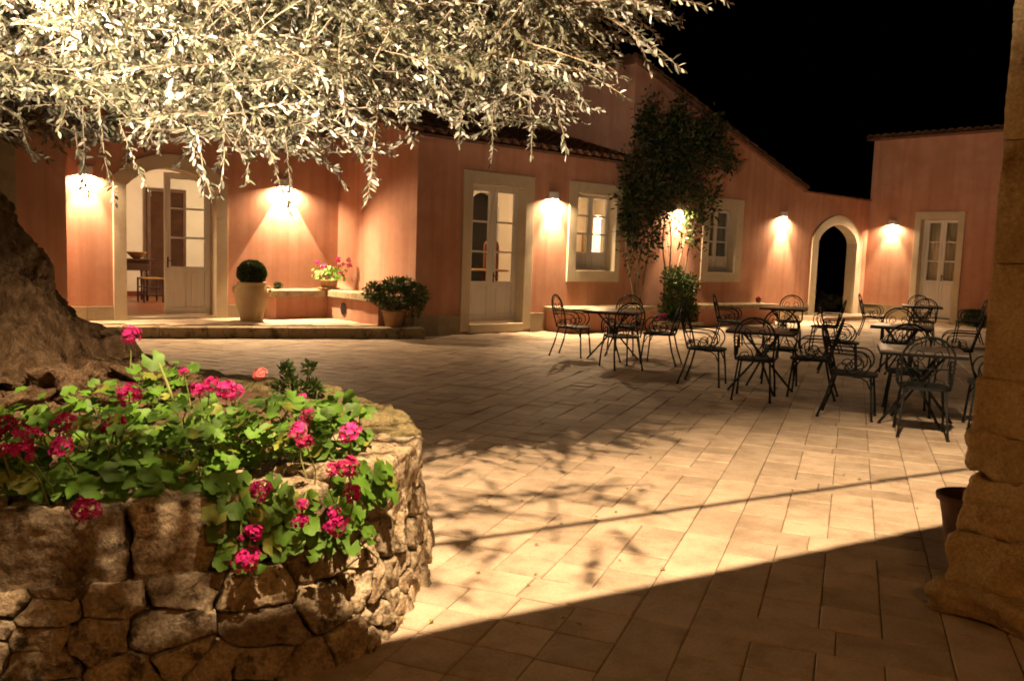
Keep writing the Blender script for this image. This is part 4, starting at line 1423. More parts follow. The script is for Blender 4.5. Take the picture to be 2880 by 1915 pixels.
# ------------------------------------------------------------------ climbing vine, bush and small geranium in the bed
vn = thing('climbing_vine', 'big dark climbing vine spreading over the gable wall', 'vine', (14.8, 11.9, 0.1))
VY = 11.82
sp = [(14.0, VY, 4.45, 0.13, 0.1, 0.35, 0.25), (15.0, VY, 4.6, 0.13, 0.1, 0.35, 0.25), (16.35, VY, 4.4, 0.13, 0.1, 0.35, 0.25), (15.3, VY, 3.85, 1.25, 0.3, 0.55, 3.2), (14.3, VY, 3.75, 0.6, 0.25, 0.6, 1.6), (16.4, VY, 3.8, 0.55, 0.22, 0.5, 1.3), (14.75, VY, 4.3, 0.35, 0.2, 0.28, 0.5), (15.9, VY, 4.3, 0.4, 0.2, 0.3, 0.6), (13.75, VY, 4.1, 0.2, 0.15, 0.3, 0.3),
      (13.62, VY, 2.75, 0.42, 0.2, 0.95, 2.2), (14.3, VY, 2.8, 0.5, 0.2, 0.6, 1.3), (15.2, VY, 3.15, 0.8, 0.22, 0.35, 1.3), (16.2, VY, 2.85, 0.4, 0.16, 0.5, 0.5), (16.85, VY, 3.65, 0.25, 0.12, 0.2, 0.2), (13.6, VY, 2.0, 0.25, 0.12, 0.6, 0.7), (14.3, VY, 1.95, 0.3, 0.12, 0.6, 0.7), (15.75, VY, 2.3, 0.2, 0.12, 0.4, 0.4), (15.75, VY, 1.75, 0.12, 0.1, 0.4, 0.12), (15.05, VY, 2.75, 0.7, 0.15, 0.35, 0.6), (15.65, VY, 2.65, 0.3, 0.14, 0.5, 0.5), (13.75, VY, 1.7, 0.3, 0.12, 0.6, 0.3), (15.3, VY, 2.1, 0.4, 0.1, 0.45, 0.25), (14.5, VY, 2.35, 0.4, 0.14, 0.5, 0.4)]
p, d = blob_leaves(sp, 6400, 0.02)
p = p + rng.normal(size=p.shape) * [0.10, 0.02, 0.10]
p[:, 1] = np.minimum(p[:, 1], MF - 0.03)
leaf_cloud('foliage', M['vineleaf'], vn, p, d, 0.1, 0.5)
stems = [[(13.98, 0.1), (13.95, 0.7), (13.72, 1.4), (13.6, 2.2), (13.75, 3.2)], [(14.02, 0.1), (14.06, 0.9), (13.95, 1.7), (14.05, 2.5), (14.25, 3.5)], [(14.1, 0.1), (14.2, 0.8), (14.35, 1.5), (14.3, 2.4), (14.6, 3.6)],
         [(14.05, 0.1), (14.0, 0.9), (14.15, 1.7), (14.5, 2.6), (14.9, 3.6)], [(14.95, 0.1), (14.95, 1.2), (14.8, 2.0), (14.95, 2.8), (15.2, 3.7)], [(15.05, 0.1), (15.1, 1.0), (15.05, 2.2), (15.3, 3.0), (15.7, 3.8)],
         [(15.1, 0.1), (15.35, 1.2), (15.55, 2.0), (15.75, 2.8), (16.1, 3.6)], [(15.15, 0.1), (15.6, 0.9), (15.72, 1.8), (15.6, 2.6), (15.5, 3.4)]]
for st_ in stems:
    mb = MB()
    pts = []
    for (a, b) in zip(st_[:-1], st_[1:]):
        for t in (0, 0.33, 0.66):
            pts.append((a[0] + (b[0] - a[0]) * t + random.uniform(-0.03, 0.03), MF - 0.08 - random.uniform(0, 0.05), a[1] + (b[1] - a[1]) * t))
    mb.tube(pts, [0.022 - 0.011 * i / len(pts) for i in range(len(pts))], 6)
    mb.build('stem', M['twig'], vn, smooth=True)
mb = MB()
for _ in range(26):
    x = random.uniform(13.5, 16.2)
    z = random.uniform(2.4, 3.2)
    pts = [(x, MF - 0.06, z)]
    for i in range(5):
        x += random.uniform(-0.05, 0.05)
        z -= random.uniform(0.12, 0.24)
        pts.append((x, MF - 0.06 - random.uniform(0, 0.08), z))
    mb.tube(pts, 0.006, 4)
tag(mb.build('hanging_shoots', M['twig'], vn), kind='stuff')
bs = thing('shrub', 'dark leafy bush at the foot of the wall lamp in the vine bed', 'shrub', (15.1, 11.75, 0.09))
p, d = blob_leaves([(15.15, 11.72, 0.62, 0.5, 0.25, 0.5, 3), (15.35, 11.72, 0.35, 0.45, 0.26, 0.3, 1.5), (14.95, 11.75, 1.05, 0.32, 0.2, 0.25, 1), (15.45, 11.75, 0.9, 0.3, 0.2, 0.25, 0.8), (14.8, 11.7, 0.4, 0.25, 0.2, 0.35, 0.8)], 4200, 0.2)
leaf_cloud('foliage', M['shrubleaf'], bs, p, d, 0.07, 0.45)
mb = MB()
for _ in range(8):
    mb.tube([(15.1 + random.uniform(-0.1, 0.1), 11.75, 0.08), (15.1 + random.uniform(-0.25, 0.25), 11.72, 0.9)], 0.01, 5)
mb.build('stem', M['twig'], bs)
gs = thing('geranium', 'small red geranium at the left end of the vine bed', 'plant', (14.3, 11.55, 0.09))
for i in range(26):
    a, r_ = random.uniform(0, 6.28), random.uniform(0.02, 0.14)
    put('leaf', random.choice(GLEAF[:5]), gs, (14.3 + r_ * math.cos(a), 11.6 + r_ * math.sin(a) * 0.6, 0.15 + random.uniform(0, 0.12)), random.uniform(0.03, 0.04), (math.cos(a) * 0.5, -0.5, 0.8), random.uniform(0, 6))
for dx, z in ((-0.12, 0.24), (0.1, 0.28), (0.0, 0.2)):
    put('flower_head', FLOW[0][1], gs, (14.3 + dx, 11.5, z), 0.05, (-0.3, -0.5, 0.8), 0.3)
fs_ = thing('shrub', 'little dark shrub against the skirting of the far right house', 'shrub', (23.8, 8.9, 0))
p, d = blob_leaves([(23.72, 8.95, 0.2, 0.22, 0.22, 0.2, 1)], 700, 0.2)
leaf_cloud('foliage', M['shrubleaf'], fs_, p, d, 0.08, 0.45)

# ------------------------------------------------------------------ furniture glimpsed indoors
ct = thing('console_table', 'small dark console table inside the arched doorway', 'table', (6.1, 18.9, 0.19))
mb = MB()
mb.box(5.55, 6.53, 18.65, 19.15, 1.03, 1.06)
mb.build('table_top', M['darkwood'], ct, bevel=0.004)
mb = MB()
mb.box(5.62, 6.42, 18.7, 19.1, 0.82, 1.029)
mb.build('drawer_box', M['darkwood'], ct)
for x, y in ((5.65, 18.73), (6.39, 18.73), (5.65, 19.07), (6.39, 19.07)):
    mb = MB()
    mb.lathe([(0.022, 0.19), (0.03, 0.3), (0.018, 0.45), (0.032, 0.6), (0.022, 0.7), (0.034, 0.819)], 10, (x, y, 0))
    mb.build('leg', M['darkwood'], ct, smooth=True)
bw_ = thing('wooden_bowl', 'shallow wooden bowl on the console table', 'bowl', (6.22, 18.85, 1.06))
mb = MB()
mb.lathe([(0.06, 0.002), (0.11, 0.03), (0.2, 0.13), (0.21, 0.14), (0.10, 0.04), (0.001, 0.02)], 20, (6.22, 18.85, 1.06))
mb.build('body', M['rush'], bw_, smooth=True)
bt = thing('bottle', 'pale slender bottle at the left end of the console table', 'bottle', (5.96, 18.82, 1.06))
mb = MB()
mb.lathe([(0.04, 0.001), (0.042, 0.02), (0.04, 0.16), (0.018, 0.22), (0.016, 0.29), (0.02, 0.3)], 14, (5.96, 18.82, 1.06))
mb.build('body', M['bottle'], bt, smooth=True)
ch = thing('wooden_chair', 'low rush-seated wooden chair in front of the console table', 'chair', (6.34, 18.4, 0.19))
mb = MB()
mb.box(6.13, 6.55, 18.2, 18.6, 0.66, 0.69)
mb.build('seat', M['rush'], ch, bevel=0.01)
for x, y in ((6.15, 18.22), (6.53, 18.22), (6.15, 18.58), (6.53, 18.58)):
    mb = MB()
    mb.tube([(x, y, 0.19), (x, y, 0.659)], 0.02, 7)
    mb.build('leg', M['darkwood'], ch)
mb = MB()
for z in (0.36, 0.5):
    mb.tube([(6.15, 18.22, z), (6.53, 18.22, z)], 0.013, 6)
    mb.tube([(6.15, 18.22, z), (6.15, 18.58, z)], 0.013, 6)
    mb.tube([(6.53, 18.22, z), (6.53, 18.58, z)], 0.013, 6)
mb.build('stretcher', M['darkwood'], ch)
lv = thing('louvred_shutter', 'dark louvred shutter door standing at the back of the arched room', 'shutter', (7.2, 20.2, 0.19))
mb = MB()
for a, b in ((6.92, 6.99), (7.30, 7.42), (7.72, 7.79)):
    mb.box(a, b, 20.25, 20.31, 0.19, 2.62)
mb.box(6.92, 7.79, 20.252, 20.308, 2.54, 2.619)
mb.box(6.92, 7.79, 20.252, 20.308, 0.20, 0.32)
mb.build('frame', M['louvre'], lv)
mb = MB()
for i in range(44):
    z = 0.34 + i * 0.05
    for a, b in ((6.99, 7.30), (7.42, 7.72)):
        mb.add([(a, 20.255, z), (b, 20.255, z), (b, 20.30, z + 0.045), (a, 20.30, z + 0.045), (a, 20.262, z - 0.004), (b, 20.262, z - 0.004), (b, 20.307, z + 0.041), (a, 20.307, z + 0.041)],
               [(0, 1, 2, 3), (7, 6, 5, 4), (0, 4, 5, 1), (3, 2, 6, 7)])
tag(mb.build('slats', M['louvre'], lv), kind='stuff')
mb = MB()
mb.box(6.93, 7.78, 20.33, 20.36, 0.19, 2.61)
mb.build('backing', M['black'], lv)
so = thing('wicker_chair', 'brown armchair back seen through the arched door glass', 'chair', (7.7, 18.3, 0.19))
mb = MB()
mb.prism([(7.15, 0.19), (8.3, 0.19), (8.3, 1.05), (8.0, 1.12), (7.6, 1.0), (7.3, 0.85), (7.15, 0.8)], [], 18.3, 18.42)
mb.build('backrest', M['rush'], so, bevel=0.02)
mb = MB()
mb.box(7.2, 8.3, 17.75, 18.29, 0.3, 0.55)
mb.build('seat', M['rush'], so, bevel=0.03)
dt = thing('dining_table', 'round wooden table inside the white double door', 'table', (11.85, 14.3, 0.16))
mb = MB()
mb.lathe([(0.001, 0.90), (0.5, 0.90), (0.51, 0.915), (0.5, 0.935), (0.001, 0.935)], 30, (11.85, 14.3, 0.16))
mb.build('table_top', M['rush'], dt)
mb = MB()
mb.lathe([(0.25, 0.0), (0.25, 0.03), (0.05, 0.1), (0.045, 0.5), (0.07, 0.899)], 16, (11.85, 14.3, 0.16))
mb.build('pedestal', M['redwood'], dt, smooth=True)
bt = thing('bottle', 'small white bottle on the table behind the glazed door', 'bottle', (11.72, 14.0, 1.095))
mb = MB()
mb.lathe([(0.04, 0.001), (0.042, 0.1), (0.02, 0.16), (0.02, 0.2)], 12, (11.72, 14.0, 1.095))
mb.build('body', M['bottle'], bt, smooth=True)
hc = thing('wooden_chair', 'tall reddish chair with rounded back inside the white double door', 'chair', (12.1, 14.1, 0.16))
mb = MB()
mb.prism([(11.95, 0.75), (12.34, 0.75), (12.34, 1.6), (12.3, 1.68), (12.2, 1.70), (12.08, 1.70), (11.99, 1.68), (11.95, 1.6)], [[(12.0, 0.9), (12.29, 0.9), (12.29, 1.35), (12.0, 1.35)]], 14.45, 14.5)
mb.box(12.02, 12.12, 14.455, 14.495, 0.9, 1.35)
mb.build('backrest', M['redwood'], hc)
mb = MB()
mb.box(11.93, 12.36, 14.1, 14.52, 0.70, 0.749)
mb.build('seat', M['redwood'], hc, bevel=0.01)
for x, y in ((11.96, 14.13), (12.33, 14.13), (11.96, 14.49), (12.33, 14.49)):
    mb = MB()
    mb.tube([(x, y, 0.16), (x, y, 0.699)], 0.02, 6)
    mb.build('leg', M['redwood'], hc)
for n, (x, z, w_, h_, lb) in enumerate(((15.48, 2.28, 0.34, 0.5, 'gilt framed print seen through the middle left window pane'), (15.42, 1.72, 0.45, 0.34, 'wide gilt framed print low on the wall behind the lit window'), (16.12, 1.78, 0.3, 0.45, 'gilt framed print right of the lamp behind the lit window'))):
    t = thing('picture', lb, 'picture', (x, 15.48, z), 'prints on the room wall')
    mb = MB()
    for a, b, c_, e_ in ((-w_ / 2, w_ / 2, h_ / 2 - 0.03, h_ / 2), (-w_ / 2, w_ / 2, -h_ / 2, -h_ / 2 + 0.03), (-w_ / 2, -w_ / 2 + 0.03, -h_ / 2 + 0.03, h_ / 2 - 0.03), (w_ / 2 - 0.03, w_ / 2, -h_ / 2 + 0.03, h_ / 2 - 0.03)):
        mb.box(x + a, x + b, 15.465, 15.499, z + c_, z + e_)
    mb.build('frame', M['gold'], t)
    mb = MB()
    mb.box(x - w_ / 2 + 0.03, x + w_ / 2 - 0.03, 15.475, 15.498, z - h_ / 2 + 0.03, z + h_ / 2 - 0.03)
    mb.build('print', M['picture'], t)
fl = thing('floor_lamp', 'tall white column lamp glowing behind the lit window', 'lamp', (15.33, 14.4, 0.16))
mb = MB()
mb.lathe([(0.10, 1.35), (0.085, 2.25), (0.001, 2.26)], 16, (15.33, 14.4, 0.16))
mb.build('lamp_shade', M['shade'], fl, smooth=True)
mb = MB()
mb.lathe([(0.14, 0.0), (0.14, 0.03), (0.015, 0.06), (0.012, 1.349)], 12, (15.33, 14.4, 0.16))
mb.build('stand', M['steel'], fl)
lamp('shade_light', 'POINT', (15.1, 14.1, 2.1), ROOM_W * 0.75, (1.0, 0.68, 0.34), fl, 0.1)

# ------------------------------------------------------------------ iron chairs and tables
def arcpts(c, r, a0, a1, n):
    return [(c[0] + r * math.cos(math.radians(a0 + (a1 - a0) * i / n)), c[1] + r * math.sin(math.radians(a0 + (a1 - a0) * i / n))) for i in range(n + 1)]
def make_chair():
    """Wrought iron armchair facing +x, seat centre over the origin."""
    t = thing('iron_chair', 'chair', 'chair', (0, 0, 0), 'wrought iron armchairs around the courtyard tables')
    SH = 0.43
    mb = MB()
    n = 22
    ring = []
    for i in range(n):
        a = 2 * math.pi * i / n
        c_, s_ = math.cos(a), math.sin(a)
        ring.append((0.215 * abs(c_) ** 0.6 * (1 if c_ > 0 else -1), 0.205 * abs(s_) ** 0.6 * (1 if s_ > 0 else -1)))
    vs = [(x, y, SH - 0.022) for x, y in ring] + [(x, y, SH) for x, y in ring] + [(x * 0.85, y * 0.85, SH + 0.006) for x, y in ring]
    fs = [tuple(range(n - 1, -1, -1)), tuple(range(2 * n, 3 * n))]
    for i in range(n):
        j = (i + 1) % n
        fs += [(i, j, n + j, n + i), (n + i, n + j, 2 * n + j, 2 * n + i)]
    mb.add(vs, fs)
    mb.build('seat', M['iron'], t)
    bx = lambda z: -0.19 - (z - SH) * 0.27
    mb = MB()
    pts = [(-0.19, SH - 0.01), (-0.2, SH + 0.12), (-0.205, SH + 0.25)] + [(-0.205 * math.cos(q), SH + 0.25 + 0.195 * math.sin(q)) for q in [math.pi * k / 10 for k in range(1, 10)]] + [(0.205, SH + 0.25), (0.2, SH + 0.12), (0.19, SH - 0.01)]
    mb.tube([(bx(z), y, z) for y, z in pts], 0.0105, 6)
    mb.build('back_frame', M['iron'], t, smooth=True)
    mb = MB()
    for s_ in (-1, 1):
        a = [(0.0, SH + 0.0), (0.03, SH + 0.1), (0.10, SH + 0.17), (0.125, SH + 0.26), (0.09, SH + 0.325), (0.045, SH + 0.31), (0.035, SH + 0.265), (0.06, SH + 0.24), (0.082, SH + 0.265)]
        mb.tube([(bx(z) + 0.002, s_ * y, z) for y, z in a], 0.006, 5)
        a = [(0.17, SH + 0.0), (0.13, SH + 0.07), (0.07, SH + 0.08), (0.055, SH + 0.045), (0.085, SH + 0.03), (0.1, SH + 0.05)]
        mb.tube([(bx(z) + 0.002, s_ * y, z) for y, z in a], 0.006, 5)
        a = [(0.0, SH + 0.43), (0.05, SH + 0.405), (0.13, SH + 0.36), (0.16, SH + 0.29), (0.15, SH + 0.2)]
        mb.tube([(bx(z) + 0.002, s_ * y, z) for y, z in a], 0.006, 5)
    mb.tube([(bx(SH + 0.17), -0.2, SH + 0.17), (bx(SH + 0.17), 0.2, SH + 0.17)], 0.006, 5)
    mb.build('back_scroll', M['iron'], t, smooth=True)
    for s_ in (-1, 1):
        y = 0.212 * s_
        mb = MB()
        a = [(bx(SH + 0.225), SH + 0.225), (-0.1, SH + 0.225), (0.02, SH + 0.222)] + arcpts((0.05, SH + 0.115), 0.107, 90, -40, 9) + [(0.11, SH + 0.01)]
        mb.tube([(x, y, z) for x, z in a], 0.0085, 6)
        a = [(bx(SH + 0.19), SH + 0.19), (-0.1, SH + 0.19), (-0.02, SH + 0.187)] + arcpts((0.01, SH + 0.095), 0.088, 85, -60, 8) + arcpts((0.0, SH + 0.062), 0.058, -60, -260, 9) + arcpts((0.008, SH + 0.078), 0.034, -260, -470, 7)
        mb.tube([(x, y, z) for x, z in a], 0.0065, 5)
        a = arcpts((-0.085, SH + 0.055), 0.05, -80, 200, 9) + arcpts((-0.09, SH + 0.055), 0.026, 200, 400, 6)
        mb.tube([(x, y, z) for x, z in a], 0.0055, 5)
        mb.build('arm', M['iron'], t, smooth=True)
        mb = MB()
        mb.tube([(0.165, 0.165 * s_, SH - 0.02), (0.185, 0.19 * s_, 0.2), (0.20, 0.20 * s_, 0.015)], 0.0115, 6)
        mb.tube([(0.20, 0.20 * s_, 0.016), (0.20, 0.20 * s_, 0.0)], 0.016, 7)
        a = [(0.0, SH - 0.025), (0.08, SH - 0.028), (0.135, SH - 0.06), (0.165, SH - 0.13)]
        mb.tube([(x, 0.165 * s_ + 0.008 * s_ * (SH - z) * 8, z) for x, z in a], 0.007, 5)
        mb.build('leg', M['iron'], t, smooth=True)
        mb = MB()
        mb.tube([(-0.17, 0.16 * s_, SH - 0.02), (-0.22, 0.18 * s_, 0.2), (-0.285, 0.195 * s_, 0.015)], 0.0115, 6)
        mb.tube([(-0.285, 0.195 * s_, 0.016), (-0.285, 0.195 * s_, 0.0)], 0.016, 7)
        mb.build('leg', M['iron'], t, smooth=True)
    mb = MB()
    mb.tube([(0.15, -0.15, SH - 0.05), (0.165, -0.08, SH - 0.026), (0.165, 0.08, SH - 0.026), (0.15, 0.15, SH - 0.05)], 0.006, 5)
    mb.build('brace', M['iron'], t, smooth=True)
    return t
def make_table():
    t = thing('iron_table', 'table', 'table', (0, 0, 0), 'square bistro tables in the courtyard')
    H_ = 0.70
    mb = MB()
    mb.box(-0.36, 0.36, -0.36, 0.36, H_ - 0.018, H_)
    mb.build('table_top', M['top'], t, bevel=0.004)
    mb = MB()
    for a, b, c_, e_ in ((-0.362, 0.362, -0.362, -0.342), (-0.362, 0.362, 0.342, 0.362), (-0.362, -0.342, -0.342, 0.342), (0.342, 0.362, -0.342, 0.342)):
        mb.box(a, b, c_, e_, H_ - 0.042, H_ - 0.0185)
    mb.build('rim', M['iron'], t)
    for k in range(4):
        a = math.radians(45 + 90 * k)
        tw = math.radians(45 + 90 * k + 165)
        top, bot = (0.27 * math.cos(a), 0.27 * math.sin(a), H_ - 0.043), (0.37 * math.cos(tw), 0.37 * math.sin(tw), 0.012)
        w1 = (0.055 * math.cos(a + 0.5), 0.055 * math.sin(a + 0.5), 0.44)
        w2 = (0.055 * math.cos(tw - 0.5), 0.055 * math.sin(tw - 0.5), 0.36)
        mb = MB()
        mb.tube([top, w1, w2, bot], 0.0125, 6)
        mb.tube([bot, (bot[0], bot[1], 0.0)], 0.018, 7)
        mb.build('leg', M['iron'], t, smooth=True)
    mb = MB()
    mb.tube([(0.062 * math.cos(math.pi * q / 6), 0.062 * math.sin(math.pi * q / 6), 0.40) for q in range(12)], 0.008, 5, closed=True)
    mb.tube([(0.30, 0.0, H_ - 0.05), (0.05, 0.0, 0.44)], 0.006, 5)
    mb.build('waist_ring', M['iron'], t, smooth=True)
    return t
T0 = make_table()
C0 = make_chair()
def u_(t): return math.radians(t)
tables = [((9.30, 8.32), 29, 'bistro table nearest the bench below the lit window'), ((8.66, 5.50), 26, 'bistro table with a glass on it, in the middle of the courtyard'),
          ((8.22, 3.54), 28, 'nearest bistro table, close to the sandstone pier'), ((13.35, 8.1), 25, 'bistro table with a bright lit edge in front of the archway lamp'),
          ((11.35, 5.15), 22, 'bistro table behind the nearest one, its pinkish top pointing left'), ((17.75, 7.7), 27, 'farthest bistro table, in front of the curtained door')]
for n, (xy, a, lb) in enumerate(tables):
    o = T0 if n == 0 else copy_tree(T0)
    o.location = (xy[0], xy[1], 0)
    o.rotation_euler = (0, 0, u_(a))
    o['label'] = lb
chairs = [((9.05, 8.87), -66, 'iron chair left of the table by the bench, backed by the lit wall'), ((8.66, 7.62), 66, 'iron chair turned sideways at the camera side of the table by the bench'),
          ((9.53, 7.68), 116, 'iron chair at the right of the table by the bench, before the vine bed'), ((9.98, 8.72), 207, 'iron chair behind the table by the bench, arched back showing above the table top'),
          ((8.50, 6.13), -66, 'iron chair standing alone left of the table with the glass'), ((8.13, 5.23), 27, 'iron chair with its back to the viewer at the table with the glass'),
          ((8.80, 4.97), 114, 'iron chair facing left between the table with the glass and the nearest table'), ((9.45, 5.75), 214, 'iron chair tucked behind the table with the glass'),
          ((8.00, 4.06), -68, 'iron chair left of the nearest table'), ((7.75, 3.29), 28, 'iron chair with its back to the viewer at the nearest table, by the pier'),
          ((8.70, 3.85), 208, 'iron chair tucked behind the nearest table, facing the viewer'), ((8.62, 3.03), 117, 'iron chair half hidden behind the sandstone pier'),
          ((11.1, 5.83), -60, 'iron chair left of the pinkish-topped table, scrolled arms against the pale tiles'), ((11.72, 4.62), 112, 'iron chair at the right of the pinkish-topped table'), ((12.0, 5.5), 205, 'iron chair behind the pinkish-topped table'),
          ((12.75, 8.75), -62, 'iron chair at the left of the table with the bright edge'), ((13.55, 7.45), 112, 'iron chair at the right of the table with the bright edge, facing left'), ((14.05, 8.4), 207, 'iron chair behind the table with the bright edge, arched back against the lit wall'),
          ((17.4, 8.5), -70, 'iron chair left of the farthest table, in front of the corner lamp'), ((17.1, 7.36), 28, 'iron chair with its back to the viewer at the farthest table'), ((18.45, 8.05), 208, 'iron chair behind the farthest table, before the door frame'), ((18.25, 7.0), 118, 'iron chair at the right of the farthest table, next to the pier')]
for n, (xy, a, lb) in enumerate(chairs):
    o = C0 if n == 0 else copy_tree(C0)
    o.location = (xy[0], xy[1], 0)
    o.rotation_euler = (0, 0, u_(a))
    o['label'] = lb
gl_ = thing('tumbler', 'clear glass tumbler on the middle bistro table', 'glass', (8.72, 5.28, 0.70))
mb = MB()
mb.lathe([(0.03, 0.001), (0.034, 0.006), (0.042, 0.12), (0.038, 0.12), (0.03, 0.012), (0.001, 0.012)], 18, (8.72, 5.28, 0.70))
mb.build('body', M['glass'], gl_, smooth=True)
ash = thing('ashtray', 'small steel ashtray beside the glass on the middle table', 'ashtray', (8.80, 5.20, 0.70))
mb = MB()
mb.lathe([(0.05, 0.001), (0.055, 0.03), (0.05, 0.03), (0.045, 0.01), (0.001, 0.008)], 16, (8.80, 5.20, 0.70))
mb.build('body', M['steel'], ash, smooth=True)

# clay planter behind the pier
fp = cl(2.36, 4.3)
fpt = thing('terracotta_pot', 'tall empty terracotta pot half hidden behind the sandstone pier', 'pot', (*fp, 0))
mb = MB()
mb.lathe([(0.11, 0.0), (0.12, 0.01), (0.155, 0.22), (0.17, 0.29), (0.185, 0.295), (0.188, 0.32), (0.17, 0.325), (0.155, 0.28), (0.125, 0.16), (0.001, 0.14)], 32, (*fp, 0.0))
mb.build('body', M['darkpot'], fpt, smooth=True)

# ------------------------------------------------------------------ dry-stone planter round the olive
random.seed(5)
rim = [(-3.3, 2.85), (-2.6, 2.58), (-1.6, 2.66), (-1.08, 2.86), (-0.72, 3.08), (-0.52, 3.45), (-0.47, 3.95), (-0.58, 4.5), (-0.97, 5.12), (-1.6, 5.62), (-2.4, 5.85), (-3.25, 5.7), (-3.8, 4.95), (-3.85, 3.8)]
base_ = [(-3.38, 2.70), (-2.62, 2.44), (-1.58, 2.53), (-0.97, 2.69), (-0.55, 2.95), (-0.41, 3.34), (-0.37, 3.92), (-0.45, 4.56), (-0.86, 5.26), (-1.55, 5.8), (-2.4, 6.02), (-3.35, 5.85), (-3.95, 5.0), (-4.0, 3.8)]
def catmull(P, n=14):
    P = [Vector((*p, 0)) for p in P]
    P = [P[0] * 2 - P[1]] + P + [P[-1] * 2 - P[-2]]
    out = []
    for i in range(1, len(P) - 2):
        for k in range(n):
            t = k / n
            a, b, c_, e_ = P[i - 1], P[i], P[i + 1], P[i + 2]
            out.append(0.5 * ((2 * b) + (c_ - a) * t + (2 * a - 5 * b + 4 * c_ - e_) * t * t + (3 * b - a - 3 * c_ + e_) * t ** 3))
    out.append(P[-2])
    return out
RC, BC = catmull(rim), catmull(base_)
cum = [0.0]
for a, b in zip(RC[:-1], RC[1:]):
    cum.append(cum[-1] + (b - a).length)
LT = cum[-1]
ZT = 0.60
def at_s(s):
    s = max(0, min(LT - 1e-6, s))
    lo = 0
    while cum[lo + 1] < s: lo += 1
    t = (s - cum[lo]) / (cum[lo + 1] - cum[lo])
    r_ = RC[lo].lerp(RC[lo + 1], t)
    b_ = BC[lo].lerp(BC[lo + 1], t)
    tg = (RC[lo + 1] - RC[lo]).normalized()
    return r_, b_, tg
def surf(s, z, off=0.0):
    r_, b_, tg = at_s(s)
    p = b_.lerp(r_, max(0, min(1.1, z / ZT)))
    nrm = Vector((tg.y, -tg.x, 0))
    p = p + nrm * off
    return cl(p.x, p.y, z + off * 0.15)
def s_of(x, y):
    return min(range(len(RC)), key=lambda i: (RC[i].x - x) ** 2 + (RC[i].y - y) ** 2)
pc = cl(-2.05, 4.2, 0)
plr = thing('stone_planter', 'round dry-stone raised planter holding the old olive tree', 'planter', pc)
mb = MB()
NS, NZ = 120, 3
vs = [surf(LT * i / NS, ZT * j / NZ * 0.97, -0.05) for j in range(NZ + 1) for i in range(NS + 1)]
fs = [(j * (NS + 1) + i, j * (NS + 1) + i + 1, (j + 1) * (NS + 1) + i + 1, (j + 1) * (NS + 1) + i) for j in range(NZ) for i in range(NS)]
mb.add(vs, fs)
mb.build('earth_core', M['mortar'], plr)
# soil heap
mb = MB()
vs, fs = [], []
nr = 9
for j in range(nr):
    k = 1 - j / (nr - 0.5)
    for i in range(0, NS + 1):
        r_, b_, tg = at_s(LT * i / NS)
        c0 = Vector((-2.5, 4.3, 0))
        p = c0.lerp(r_, k * 0.93)
        z = 0.53 + 0.14 * (1 - k) ** 0.7 + 0.035 * fbm(p.x, p.y, 0, 3.0, 4)
        vs.append(cl(p.x, p.y, z))
for j in range(nr - 1):
    for i in range(NS):
        fs.append((j * (NS + 1) + i, j * (NS + 1) + i + 1, (j + 1) * (NS + 1) + i + 1, (j + 1) * (NS + 1) + i))
mb.add(vs, fs)
mb.build('soil', M['soil'], plr, smooth=True)

